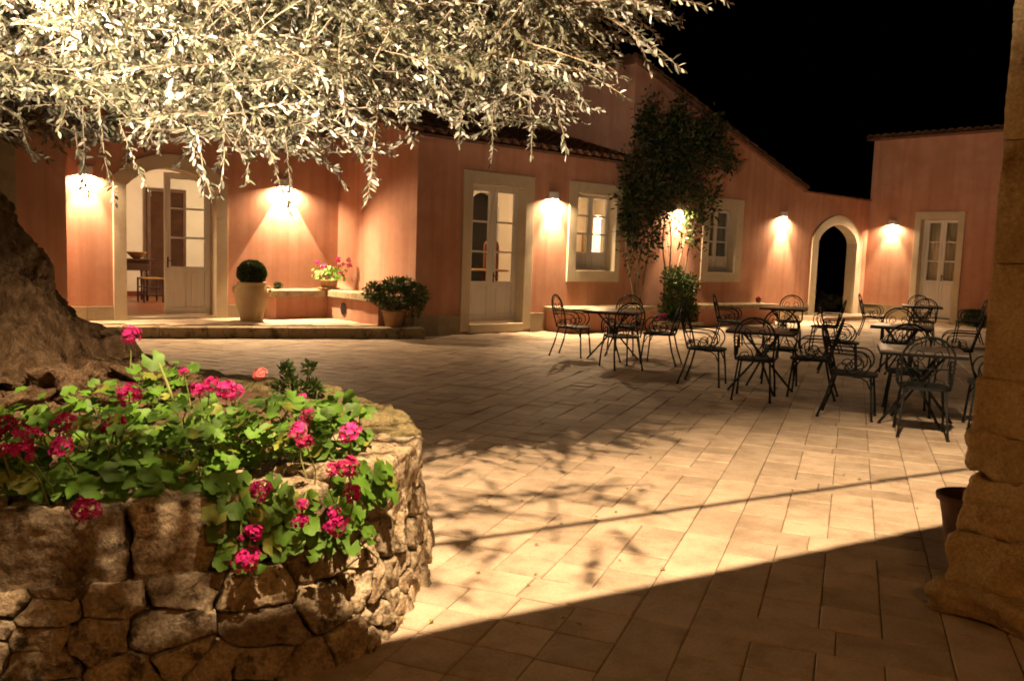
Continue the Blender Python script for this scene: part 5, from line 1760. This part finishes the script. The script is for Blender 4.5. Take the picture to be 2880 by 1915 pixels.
def clip(poly, p, n):
    out = []
    for i in range(len(poly)):
        a, b = poly[i], poly[(i + 1) % len(poly)]
        da = (a[0] - p[0]) * n[0] + (a[1] - p[1]) * n[1]
        db = (b[0] - p[0]) * n[0] + (b[1] - p[1]) * n[1]
        if da <= 0: out.append(a)
        if da * db < 0:
            t = da / (da - db)
            out.append((a[0] + (b[0] - a[0]) * t, a[1] + (b[1] - a[1]) * t))
    return out
def stone_from_poly(poly, seed, bulge, mt):
    """A fieldstone whose outline on the wall face is poly (s, z)."""
    n = len(poly)
    cx = sum(p[0] for p in poly) / n
    cz = sum(p[1] for p in poly) / n
    # round the outline and roughen it
    dense = []
    for i in range(n):
        a, b = poly[i], poly[(i + 1) % n]
        L = math.hypot(b[0] - a[0], b[1] - a[1])
        m = max(2, int(L / 0.016))
        for k in range(m):
            t = k / m
            dense.append([a[0] + (b[0] - a[0]) * t, a[1] + (b[1] - a[1]) * t])
    for _ in range(0):
        m = len(dense)
        dense = [[(dense[i - 1][0] + 2 * dense[i][0] + dense[(i + 1) % m][0]) / 4, (dense[i - 1][1] + 2 * dense[i][1] + dense[(i + 1) % m][1]) / 4] for i in range(m)]
    m = len(dense)
    if m < 6: return
    for p in dense:
        k = 1 - 0.003 / (math.hypot(p[0] - cx, p[1] - cz) + 0.02)
        q = fbm(p[0] + seed, p[1], seed, 20, 3) * 0.012
        p[0] = cx + (p[0] - cx) * k + q
        p[1] = cz + (p[1] - cz) * k + fbm(p[0], p[1] + seed, -seed, 16, 3) * 0.008
    tilt_s, tilt_z = random.uniform(-0.2, 0.2), random.uniform(-0.2, 0.2)
    rings = [(1.0, -0.055), (1.0, -0.014), (0.982, 0.25 * bulge), (0.945, 0.75 * bulge), (0.87, 0.95 * bulge), (0.76, bulge), (0.63, bulge), (0.48, bulge), (0.32, bulge), (0.15, bulge)]
    vs, fs = [], []
    for k, off in rings:
        for p in dense:
            s_, z_ = cx + (p[0] - cx) * k, cz + (p[1] - cz) * k
            rg = 0.0 if off < -0.03 else 1.0
            o_ = off + rg * (fbm(s_ * 1.0, z_, seed, 7, 3) * 0.014 + (0.5 - abs(fbm(s_, z_, seed + 4, 12, 2))) * 0.012 + fbm(s_, z_, seed + 9, 30, 4) * 0.010 + (s_ - cx) * tilt_s * k + (z_ - cz) * tilt_z * k)
            vs.append(surf(s_, max(-0.01, z_), o_))
    vs.append(surf(cx, cz, bulge + fbm(cx, cz, seed, 7, 3) * 0.014 + (0.5 - abs(fbm(cx, cz, seed + 4, 12, 2))) * 0.012))
    nr_ = len(rings)
    for j in range(nr_ - 1):
        for i in range(m):
            i2 = (i + 1) % m
            fs.append((j * m + i, j * m + i2, (j + 1) * m + i2, (j + 1) * m + i))
    for i in range(m):
        fs.append(((nr_ - 1) * m + i, (nr_ - 1) * m + (i + 1) % m, nr_ * m))
    mb = MB()
    mb.add(vs, fs)
    mb.build('stone', mt, plr, smooth=True)
# cap stones: hand-sized row along the rim
caps = [((-3.3, 2.85), (-2.9, 2.68)), ((-2.88, 2.67), (-2.45, 2.58)), ((-2.43, 2.58), (-2.05, 2.58)), ((-2.03, 2.58), (-1.60, 2.66)), ((-1.58, 2.67), (-1.245, 2.79)), ((-1.225, 2.80), (-0.88, 2.97)), ((-0.86, 2.985), (-0.68, 3.13)), ((-0.66, 3.15), (-0.50, 3.55)),
        ((-0.495, 3.58), (-0.47, 3.93)), ((-0.475, 3.97), (-0.53, 4.32)), ((-0.54, 4.36), (-0.72, 4.75)), ((-0.75, 4.8), (-1.02, 5.17)), ((-1.06, 5.2), (-1.4, 5.48)), ((-1.45, 5.5), (-1.85, 5.72)), ((-1.9, 5.73), (-2.4, 5.85))]
heights = [0.24, 0.26, 0.25, 0.27, 0.28, 0.29, 0.20, 0.26, 0.22, 0.18, 0.18, 0.16, 0.16, 0.15, 0.16]
tops = [0.61, 0.60, 0.62, 0.60, 0.595, 0.61, 0.59, 0.62, 0.605, 0.59, 0.60, 0.585, 0.60, 0.59, 0.60]
for n, ((a, b), h_, zt_) in enumerate(zip(caps, heights, tops)):
    a, b = Vector((*a, 0)), Vector((*b, 0))
    mid, dr = (a + b) / 2, (b - a)
    L = dr.length
    dr.normalize()
    nrm = Vector((dr.y, -dr.x, 0))
    inw = 0.16 if n < 8 else 0.2
    c_ = mid - nrm * (inw - 0.075)
    px, py = cl(c_.x, c_.y)
    t2 = cl(dr.x, dr.y)
    mb = MB()
    rough_box(mb, px - L / 2 - 0.004, px + L / 2 + 0.004, py - inw, py + inw, zt_ - h_ - 0.012, zt_, 0.018 if n < 9 else 0.04, 0.020, 2.3 * n + 1, 30, math.atan2(t2[1], t2[0]), 0.011, (7.0, 26.0))
    mb.build('cap_stone', M['stone'] if n < 9 else M['moss'], plr, smooth=True)
# wall face below the caps: irregular cells
def cap_bottom(s):
    best = 0.40
    for (a, b), h_, zt_ in zip(caps, heights, tops):
        if s_pt(a) - 0.01 <= s <= s_pt(b) + 0.01: best = zt_ - h_
    return best
def s_pt(p): return cum[s_of(*p)]
seeds = []
rowz = [(0.05, 0.2), (0.19, 0.17), (0.32, 0.19)]
for zc, wmean in rowz:
    s = random.uniform(0, 0.1)
    while s < LT:
        fr_w = wmean * random.uniform(0.45, 1.6)
        if s > s_pt((-0.62, 3.2)): fr_w *= 0.72
        seeds.append((s + fr_w / 2, zc + random.uniform(-0.045, 0.045)))
        s += fr_w
    for _ in range(16):
        seeds.append((random.uniform(0, LT * 0.75), zc + random.choice((-1, 1)) * random.uniform(0.05, 0.09)))
SX = 0.72
for n, (s0, z0) in enumerate(seeds):
    top = cap_bottom(s0) + 0.045
    poly = [(max(0, s0 - 0.4), -0.02), (min(LT, s0 + 0.4), -0.02), (min(LT, s0 + 0.4), top), (max(0, s0 - 0.4), top)]
    for m_, (s1, z1) in enumerate(seeds):
        if m_ == n or abs(s1 - s0) > 0.9: continue
        nx_, nz_ = (s1 - s0) * SX * SX, (z1 - z0)
        if abs(nx_) + abs(nz_) < 1e-6: continue
        poly = clip(poly, ((s0 + s1) / 2, (z0 + z1) / 2), (nx_, nz_))
        if len(poly) < 3: break
    if len(poly) < 3 or s0 > s_pt((-2.3, 5.84)): continue
    right = s0 > s_pt((-0.62, 3.2))
    stone_from_poly(poly, n * 1.37, random.uniform(0.008, 0.02) + (0.008 if right else 0), M['stone'])

# ------------------------------------------------------------------ olive tree
tp = cl(-2.95, 4.95, 0.5)
ot = thing('olive_tree', 'old leaning olive tree with silvery floodlit foliage overhanging the courtyard', 'tree', tp)
path = [(-2.78, 4.75, 0.42), (-2.86, 4.8, 0.62), (-3.0, 4.88, 0.85), (-3.17, 4.95, 1.1), (-3.36, 5.0, 1.4), (-3.56, 5.05, 1.7), (-3.78, 5.08, 2.05), (-4.0, 5.1, 2.45)]
rad = [0.84, 0.64, 0.51, 0.46, 0.43, 0.41, 0.39, 0.36]
pp_ = [Vector(p) for p in path]
NT, NL = 220, 110
vs, fs = [], []
for j in range(NL + 1):
    t = j / NL * (len(path) - 1)
    i = min(int(t), len(path) - 2)
    f_ = t - i
    c_ = pp_[i].lerp(pp_[i + 1], f_)
    r0 = rad[i] + (rad[i + 1] - rad[i]) * f_
    tg = (pp_[min(i + 1, len(path) - 1)] - pp_[max(i - 0, 0)]).normalized()
    ax = tg.cross(Vector((0, 1, 0))).normalized()
    ay = ax.cross(tg)
    for k in range(NT):
        q = 2 * math.pi * k / NT
        flare = max(0, 1 - j / NL * 3.4)
        r_ = r0 * (1 + flare * 0.22 * math.sin(q * 3 + 0.6) + 0.07 * math.sin(q * 5 + j * 0.11) + 0.04 * math.sin(q * 9 - j * 0.16))
        cx, cy, cz = math.cos(q) * 1.6, math.sin(q) * 1.6, c_.z
        
        tw_ = q + c_.z * 0.5
        wx, wy = math.cos(tw_) * 1.6, math.sin(tw_) * 1.6
        r_ += 0.045 * fbm(cx * 1.3 + 3, cy * 1.3, cz * 1.2, 1.0, 3) + 0.030 * fbm(wx * 3.5, wy * 3.5, cz * 0.9, 1.0, 3)
        r_ -= 0.10 * max(0.0, 0.40 - abs(fbm(wx * 4.2 + 7, wy * 4.2, cz * 0.75, 1.0, 3)) * 2.0) + 0.05 * max(0.0, 0.42 - abs(fbm(wx * 10, wy * 10 + 3, cz * 1.4, 1.0, 2)) * 1.7)
        r_ += 0.020 * fbm(wx * 24, wy * 24, cz * 4.0, 1.0, 3)
        p = c_ + (ax * math.cos(q) + ay * math.sin(q)) * r_
        vs.append(cl(p.x, p.y, max(0.35, p.z)))
for j in range(NL):
    for k in range(NT):
        fs.append((j * NT + k, j * NT + (k + 1) % NT, (j + 1) * NT + (k + 1) % NT, (j + 1) * NT + k))
mb = MB()
mb.add(vs, [f[::-1] for f in fs])
mb.build('trunk', M['bark'], ot, smooth=True)
for n, (x, y, z, rx, ry, rz) in enumerate(((-2.2, 4.3, 0.63, 0.27, 0.24, 0.18), (-1.95, 4.75, 0.60, 0.24, 0.3, 0.13), (-2.35, 4.1, 0.58, 0.22, 0.2, 0.13))):
    mb = MB()
    px, py = cl(x, y)
    rock(mb, px, py, z - rz, z + rz, rx, ry, 0.3 * n, 0.20, 2.3, 5.5 + n, 64, 40)
    mb.build('root', M['burl'], ot, smooth=True)
limbs = [[(-3.95, 5.1, 2.35), (-3.7, 5.2, 2.9), (-2.9, 5.35, 3.25), (-1.9, 5.5, 3.35), (-0.9, 5.6, 3.3), (0.0, 5.6, 3.2)], [(-3.95, 5.1, 2.4), (-3.4, 4.9, 3.0), (-2.4, 4.8, 3.2), (-1.4, 4.75, 3.2), (-0.5, 4.8, 3.15)],
         [(-3.95, 5.1, 2.4), (-4.2, 5.2, 3.1), (-4.3, 5.0, 3.9), (-4.0, 4.8, 4.5)], [(-3.9, 5.1, 2.4), (-3.6, 5.6, 3.2), (-2.6, 6.0, 3.7), (-1.5, 6.1, 3.9)], [(-2.9, 5.35, 3.25), (-2.4, 5.2, 3.0), (-2.0, 5.0, 2.75)], [(-1.9, 5.5, 3.35), (-1.3, 5.3, 3.0), (-0.9, 5.2, 2.75)], [(-3.7, 4.9, 3.0), (-3.0, 3.9, 3.6), (-2.0, 2.9, 3.6), (-1.0, 2.1, 3.5)]]
for L in limbs:
    mb = MB()
    pts = [Vector(cl(*p)) for p in L]
    r0 = 0.2 if L[0][0] < -3.5 else 0.05
    mb.tube(pts, [max(0.018, r0 * (1 - 0.88 * i / (len(pts) - 1))) for i in range(len(pts))], 9)
    mb.build('branch', M['bark'], ot, smooth=True)

def zlow(x):
    """Height of the hanging fringe of the crown across the site grid."""
    xs = [-5.0, -3.3, -2.95, -2.5, -2.1, -1.6, -1.15, -0.9, -0.72, -0.52, -0.38, -0.22, -0.05, 0.16, 0.26, 0.40, 0.6, 1.2]
    zz = [2.0, 2.02, 2.03, 2.10, 2.03, 2.00, 2.00, 2.10, 2.26, 2.42, 2.44, 2.26, 2.20, 2.26, 2.62, 2.86, 2.98, 3.2]
    return np.interp(x, xs, zz)
tw_p, tw_d, tw_l = [], [], []
def add_twig(p, d, l):
    tw_p.append(p); tw_d.append(d); tw_l.append(l)
for _ in range(4500):
    x = rng.uniform(-3.9, 0.62)
    y = rng.uniform(4.35, 6.15)
    xr = x * 5.3 / y          # how far right the branch reaches is less where the crown is thinner
    zl_ = zlow(x) + 0.06 + 0.10 * math.sin(x * 7.3 + y * 3.1) * math.sin(y * 5.7 + x * 2.2)
    top = 3.55 if x < 0.2 else 3.55 - (x - 0.2) * 0.35
    z = zl_ + (top - zl_) * rng.uniform(0, 1) ** 0.85
    d = rng.normal(size=3) * [1, 1, 0.5] + [0.25, -0.25, -0.35]
    l = rng.uniform(0.22, 0.55)
    if z + d[2] / np.linalg.norm(d) * l - 0.1 * l < zl_ - 0.02:
        d[2] = rng.uniform(-0.25, 0.5)
    add_twig((x, y, z), d, l)
for _ in range(420):   # sparse crown above the frame
    add_twig((rng.uniform(-4.8, 0.2), rng.uniform(3.9, 6.6), rng.uniform(3.5, 4.6)), rng.normal(size=3) + [0, 0, -0.2], rng.uniform(0.35, 0.6))
for _ in range(950):   # the bough reaching over the planter towards the house, above the frame
    x, y = rng.uniform(-2.9, -0.3), rng.uniform(1.3, 2.32)
    if x > -0.3 - max(0, y - 2.1) * 0.35: continue
    if y > 2.32: continue
    add_twig((x, y, rng.uniform(3.05, 3.85)), rng.normal(size=3) * [1, 1, 0.5], rng.uniform(0.25, 0.5))
for _ in range(30):    # loose sprays further out along the same bough
    add_twig((rng.uniform(-0.2, 0.5), rng.uniform(2.75, 3.65), rng.uniform(2.95, 3.3)), rng.normal(size=3) * [1, 1, 0.4], rng.uniform(0.25, 0.5))
# the long shoots hanging clear of the crown
for (x, y, z, l, dx) in ((-2.35, 5.0, 2.25, 0.62, -0.1), (-2.5, 5.1, 2.2, 0.45, 0.05), (-2.2, 4.9, 2.1, 0.42, 0.2), (-1.75, 4.8, 2.2, 0.52, 0.02), (-1.6, 4.8, 2.2, 0.5, 0.05), (-1.42, 4.8, 2.2, 0.58, 0.12), (-1.3, 4.9, 2.1, 0.5, 0.2), (-0.75, 4.7, 2.25, 0.58, 0.02), (-2.9, 5.0, 2.2, 0.35, 0.0), (-2.75, 4.9, 2.15, 0.3, 0.0), (0.05, 5.0, 2.35, 0.35, 0.2), (0.2, 5.0, 2.3, 0.3, 0.3), (-0.15, 5.1, 2.3, 0.35, 0.0), (-0.3, 5.0, 2.35, 0.3, -0.2), (-2.6, 5.2, 2.1, 0.4, 0.1), (-1.5, 5.0, 2.15, 0.4, -0.1)):
    add_twig((x, y, z), np.array([dx, 0.0, -1.0]), l)
for (x, y, z, l, dx, dz_) in ((0.35, 4.8, 2.85, 0.55, 1.0, -0.28), (0.45, 4.9, 2.75, 0.5, 1.0, -0.32), (0.4, 4.7, 2.7, 0.45, 0.8, -0.3), (0.75, 4.9, 2.95, 0.42, 1.0, -0.12), (0.3, 4.9, 2.6, 0.35, 0.7, -0.6), (0.55, 4.8, 2.85, 0.45, 1.0, -0.2), (0.2, 4.9, 2.5, 0.3, 0.5, -0.7)):
    add_twig((x, y, z), np.array([dx, -0.1, dz_]), l)
LV, LF_ = [], []
TV, TF = [], []
pts_all, dir_all, up_all, len_all = [], [], [], []
for p, d, l in zip(tw_p, tw_d, tw_l):
    p = np.array(p, float)
    d = np.array(d, float)
    d /= np.linalg.norm(d)
    side = np.cross(d, rng.normal(size=3))
    side /= np.linalg.norm(side) + 1e-9
    up = np.cross(side, d)
    n = int(l / 0.022)
    cur, dd = p.copy(), d.copy()
    line = [cur.copy()]
    for i in range(n):
        dd = dd + np.array([0, 0, -0.016]) + rng.normal(size=3) * 0.05
        dd /= np.linalg.norm(dd)
        cur = cur + dd * (l / n)
        line.append(cur.copy())
        ang = (i % 2) * 1.57 + rng.uniform(-0.3, 0.3)
        a = side * math.cos(ang) + up * math.sin(ang)
        for s_ in (1, -1):
            if rng.random() < 0.22: continue
            ld = dd * rng.uniform(0.55, 0.9) + a * s_ * rng.uniform(0.6, 0.9) + rng.normal(size=3) * 0.38 + np.array([0, 0, -0.12])
            pts_all.append(cur.copy())
            dir_all.append(ld)
            nrm = np.cross(np.cross(dd, a * s_), ld) + rng.normal(size=3) * 0.35
            up_all.append(nrm)
            len_all.append(rng.uniform(0.032, 0.064) * (1.0 if i < n - 2 else 0.8))
    o = len(TV)
    m = len(line)
    for i, q in enumerate(line):
        r_ = 0.0046 * (1 - 0.7 * i / m) + 0.0009
        for k in range(3):
            b_ = 2.0944 * k
            TV.append(q + (side * math.cos(b_) + up * math.sin(b_)) * r_)
    for i in range(m - 1):
        for k in range(3):
            TF.append((o + i * 3 + k, o + i * 3 + (k + 1) % 3, o + (i + 1) * 3 + (k + 1) % 3, o + (i + 1) * 3 + k))
def cl_np(A):
    A = np.asarray(A, float)
    B = A.copy()
    B[:, 0] = 0.7483 * A[:, 0] + 0.6634 * A[:, 1]
    B[:, 1] = -0.6634 * A[:, 0] + 0.7483 * A[:, 1]
    return B
P_ = np.array(pts_all); D_ = np.array(dir_all); U_ = np.array(up_all); Ls = np.array(len_all)[:, None]
D_ /= np.linalg.norm(D_, axis=1, keepdims=True)
A_ = np.cross(D_, U_); A_ /= np.linalg.norm(A_, axis=1, keepdims=True) + 1e-9
N_ = np.cross(A_, D_)
W_ = Ls * 0.155 * rng.uniform(0.8, 1.25, (len(Ls), 1))
c_ = Ls * 0.06
V = np.stack([P_, P_ + D_ * Ls * 0.3 + A_ * W_ + N_ * c_ * 0.4, P_ + D_ * Ls * 0.7 + A_ * W_ * 0.9 + N_ * c_ * 0.3, P_ + D_ * Ls - N_ * c_, P_ + D_ * Ls * 0.7 - A_ * W_ * 0.9 + N_ * c_ * 0.3, P_ + D_ * Ls * 0.3 - A_ * W_ + N_ * c_ * 0.4], 1).reshape(-1, 3)
b_ = (np.arange(len(P_)) * 6)[:, None]
F = np.concatenate([b_ + np.array([[0, 3, 2, 1]]), b_ + np.array([[0, 5, 4, 3]])], 0)
tag(npmesh('crown', cl_np(V), F, M['olive'], ot), kind='stuff')
tag(npmesh('twigs', cl_np(np.array(TV)), TF, M['twig'], ot), kind='stuff')

# ------------------------------------------------------------------ geraniums in the planter
random.seed(12)
plants = [(-0.62, 3.12, 'geranium spilling over the sunlit-looking right corner of the planter'), (-0.98, 3.02, 'geranium hanging over the front of the planter with low pink heads'), (-1.35, 2.95, 'geranium in the middle of the front rim of the planter'), (-1.75, 2.9, 'geranium at the front left of the planter beside the pale root'),
          (-1.2, 3.5, 'geranium with the brightest pink heads in the middle of the planter'), (-1.62, 3.5, 'geranium with a long slanting stalk, right of the trunk foot'), (-1.95, 4.35, 'geranium growing behind against the flared trunk foot'), (-0.82, 3.45, 'geranium with small loose pink heads behind the right corner')]
labels_fix = {0: 'geranium spilling over the bright right corner of the planter'}
GP = []
for n, (x, y, lb) in enumerate(plants):
    GP.append(thing('geranium', labels_fix.get(n, lb), 'plant', cl(x, y, 0.56), 'geraniums in the olive planter'))
def near(x, y):
    return min(range(len(plants)), key=lambda i: (plants[i][0] - x) ** 2 + (plants[i][1] - y) ** 2)
def gl(x, y, z, s_, zd=None, k=None):
    i = near(x, y)
    zd = zd or (random.uniform(-0.5, 0.5), random.uniform(-0.75, 0.15), 0.8)
    wz = cl(zd[0], zd[1])
    me = GLEAF[k if k is not None else (5 if random.random() < 0.10 else random.randrange(5))]
    put('leaf', me, GP[i], cl(x, y, z), s_, (wz[0], wz[1], zd[2]), random.uniform(0, 6.28))
    if random.random() < 0.3:
        mb = MB()
        mb.tube([cl(x, y, z - 0.004), cl(x + random.uniform(-0.03, 0.03), y + 0.03, z - 0.05), cl(x + random.uniform(-0.06, 0.06), y + 0.06, z - 0.12)], 0.0028, 4)
        mb.build('leaf_stalk', M['stem'], GP[i])
cnt = 0
while cnt < 1150:
    x, y = random.uniform(-2.35, -0.5), random.uniform(2.7, 4.5)
    r_, b_, tg = at_s(cum[s_of(x, y)])
    dx, dy = x - r_.x, y - r_.y
    dist = dx * tg.y - dy * tg.x      # positive outside the rim
    ins = -dist
    if dist > -0.10: continue
    dens = 1.0 if ins < 0.55 else 0.45
    if x > -0.85 and y > 3.7: continue
    if x > -1.45 and y > 3.95: continue
    if x < -2.0 and y > 4.5 or x < -1.88 and y > 3.75: continue
    if x < -1.9 and 3.3 < y < 4.1 and random.random() < 0.75: continue
    if -1.25 < x < -0.85 and 3.62 < y: continue
    if random.random() > dens: continue
    h = 0.60 + 0.21 * math.exp(-((ins - 0.32) / 0.42) ** 2) * random.uniform(0.1, 1.25)
    if x < -1.6 and y > 3.6: h += 0.22 * random.random()
    gl(x, y, h, random.uniform(0.020, 0.039))
    cnt += 1
# leaves tumbling over the rim
for _ in range(130):
    t = random.random()
    s_ = s_pt((-1.02, 2.89)) + (s_pt((-0.56, 3.35)) - s_pt((-1.02, 2.89))) * t
    z = random.uniform(0.40, 0.66) if t < 0.75 else random.uniform(0.5, 0.66)
    r_, b_, tg = at_s(s_)
    nrm = Vector((tg.y, -tg.x, 0))
    p = b_.lerp(r_, z / 0.6) + nrm * random.uniform(0.05, 0.12)
    gl(p.x, p.y, z, random.uniform(0.023, 0.038), (nrm.x * 0.9 + random.uniform(-0.3, 0.3), nrm.y * 0.9, 0.5))
for _ in range(40):
    s_ = random.uniform(s_pt((-2.1, 2.58)), s_pt((-1.05, 2.87)))
    r_, b_, tg = at_s(s_)
    nrm = Vector((tg.y, -tg.x, 0))
    p = r_ + nrm * random.uniform(-0.12, 0.03)
    gl(p.x, p.y, random.uniform(0.60, 0.70), random.uniform(0.034, 0.05), (nrm.x * 0.6 + random.uniform(-0.3, 0.3), nrm.y * 0.6, 0.7))
heads = [(-2.024, 4.616, 0.95, 0.05, 1), (-1.497, 3.399, 0.85, 0.047, 0), (-1.379, 3.018, 0.8, 0.048, 2), (-1.393, 3.694, 0.9, 0.018, 0), (-1.285, 3.559, 0.85, 0.032, 0), (-1.278, 3.681, 0.85, 0.037, 0), (-1.157, 3.531, 0.85, 0.049, 1), (-1.257, 4.356, 0.8, 0.034, 3), (-0.968, 3.497, 0.8, 0.031, 2), (-0.777, 3.324, 0.8, 0.033, 1), (-0.772, 3.148, 0.78, 0.037, 1), (-0.832, 3.472, 0.85, 0.015, 1), (-0.58, 3.143, 0.78, 0.044, 1), (-0.719, 3.049, 0.76, 0.027, 2), (-0.535, 2.87, 0.72, 0.04, 2), (-0.485, 2.7, 0.68, 0.037, 0), (-0.594, 2.911, 0.7, 0.026, 2), (-1.516, 2.93, 0.82, 0.041, 0), (-1.396, 2.682, 0.8, 0.037, 0), (-1.525, 2.683, 0.82, 0.051, 2), (-1.618, 2.758, 0.85, 0.041, 2), (-1.541, 2.616, 0.8, 0.018, 0), (-1.456, 2.617, 0.78, 0.016, 0), (-1.489, 2.595, 0.8, 0.015, 0), (-1.119, 3.54, 0.85, 0.032, 1), (-1.504, 3.386, 0.8, 0.027, 2),
         (-0.806, 2.803, 0.647, 0.039, 0), (-0.679, 2.851, 0.594, 0.02, 0), (-0.687, 2.848, 0.535, 0.028, 0), (-0.577, 2.89, 0.511, 0.043, 0), (-0.58, 2.889, 0.556, 0.026, 0), (-0.824, 2.796, 0.509, 0.031, 0), (-0.845, 2.787, 0.416, 0.044, 0), (-0.862, 2.781, 0.494, 0.011, 0), (-1.289, 2.619, 0.619, 0.045, 0)]
for (x, y, z, R, k) in heads:
    i = near(x, y)
    tilt = random.uniform(-0.4, 0.4)
    wz = cl(tilt, -0.65)
    o = put('flower_head', FLOW[k][random.randrange(3)], GP[i], cl(x, y, z), R * 0.9, (wz[0], wz[1], 0.8), random.uniform(0, 6))
    o.scale = (R * random.uniform(0.85, 1.2), R * random.uniform(0.8, 1.1), R * random.uniform(0.65, 1.0))
    mb = MB()
    inx, iny = plants[i][0], plants[i][1]
    e = Vector((x, y, z - R * 0.2))
    q = Vector((x * 0.75 + inx * 0.25, y * 0.72 + iny * 0.28 + 0.02, max(0.56, z - 0.20)))
    m_ = e.lerp(q, 0.5) + Vector((random.uniform(-0.02, 0.02), 0.015, -0.01 if z > 0.65 else 0.04))
    mb.tube([cl(*e), cl(*m_), cl(*q)], 0.0032, 5)
    mb.build('flower_stem', M['stem'], GP[i])
mb = MB()
mb.tube([cl(-1.22, 3.33, 0.64), cl(-1.33, 3.48, 0.74), cl(-1.45, 3.66, 0.85), cl(-1.52, 3.75, 0.92)], 0.006, 6)
mb.build('flower_stem', M['stem'], GP[5])
gl(-1.56, 3.78, 0.93, 0.05, (0.4, -0.7, 0.5), 0)
# rosette shrub on the back rim
sx, sy = -1.2, 4.95
rs = thing('shrub', 'small dark rosette shrub on the back rim of the planter', 'shrub', cl(sx, sy, 0.58))
pts, dirs = [], []
for (ox, oz) in ((-0.08, 0.17), (-0.06, 0.10), (0.05, 0.18), (0.07, 0.08), (-0.01, 0.06), (-0.12, 0.06), (0.10, 0.05)):
    for _ in range(110):
        v = rng.normal(size=3)
        v /= np.linalg.norm(v)
        pts.append(np.array(cl(sx + ox, sy, 0.58 + oz)) + v * [0.032, 0.032, 0.03] * rng.uniform(0.3, 1))
        dirs.append(v + [0, 0, 0.5])
leaf_cloud('foliage', M['shrubleaf'], rs, pts, dirs, 0.030, 0.42)
mb = MB()
for ox, oz in ((-0.08, 0.17), (0.05, 0.18), (0.07, 0.08), (-0.06, 0.1)):
    mb.tube([cl(sx, sy, 0.52), cl(sx + ox * 0.7, sy, 0.58 + oz * 0.5), cl(sx + ox, sy, 0.58 + oz)], 0.006, 5)
mb.build('stem', M['stem'], rs)

bpy.context.view_layer.update()
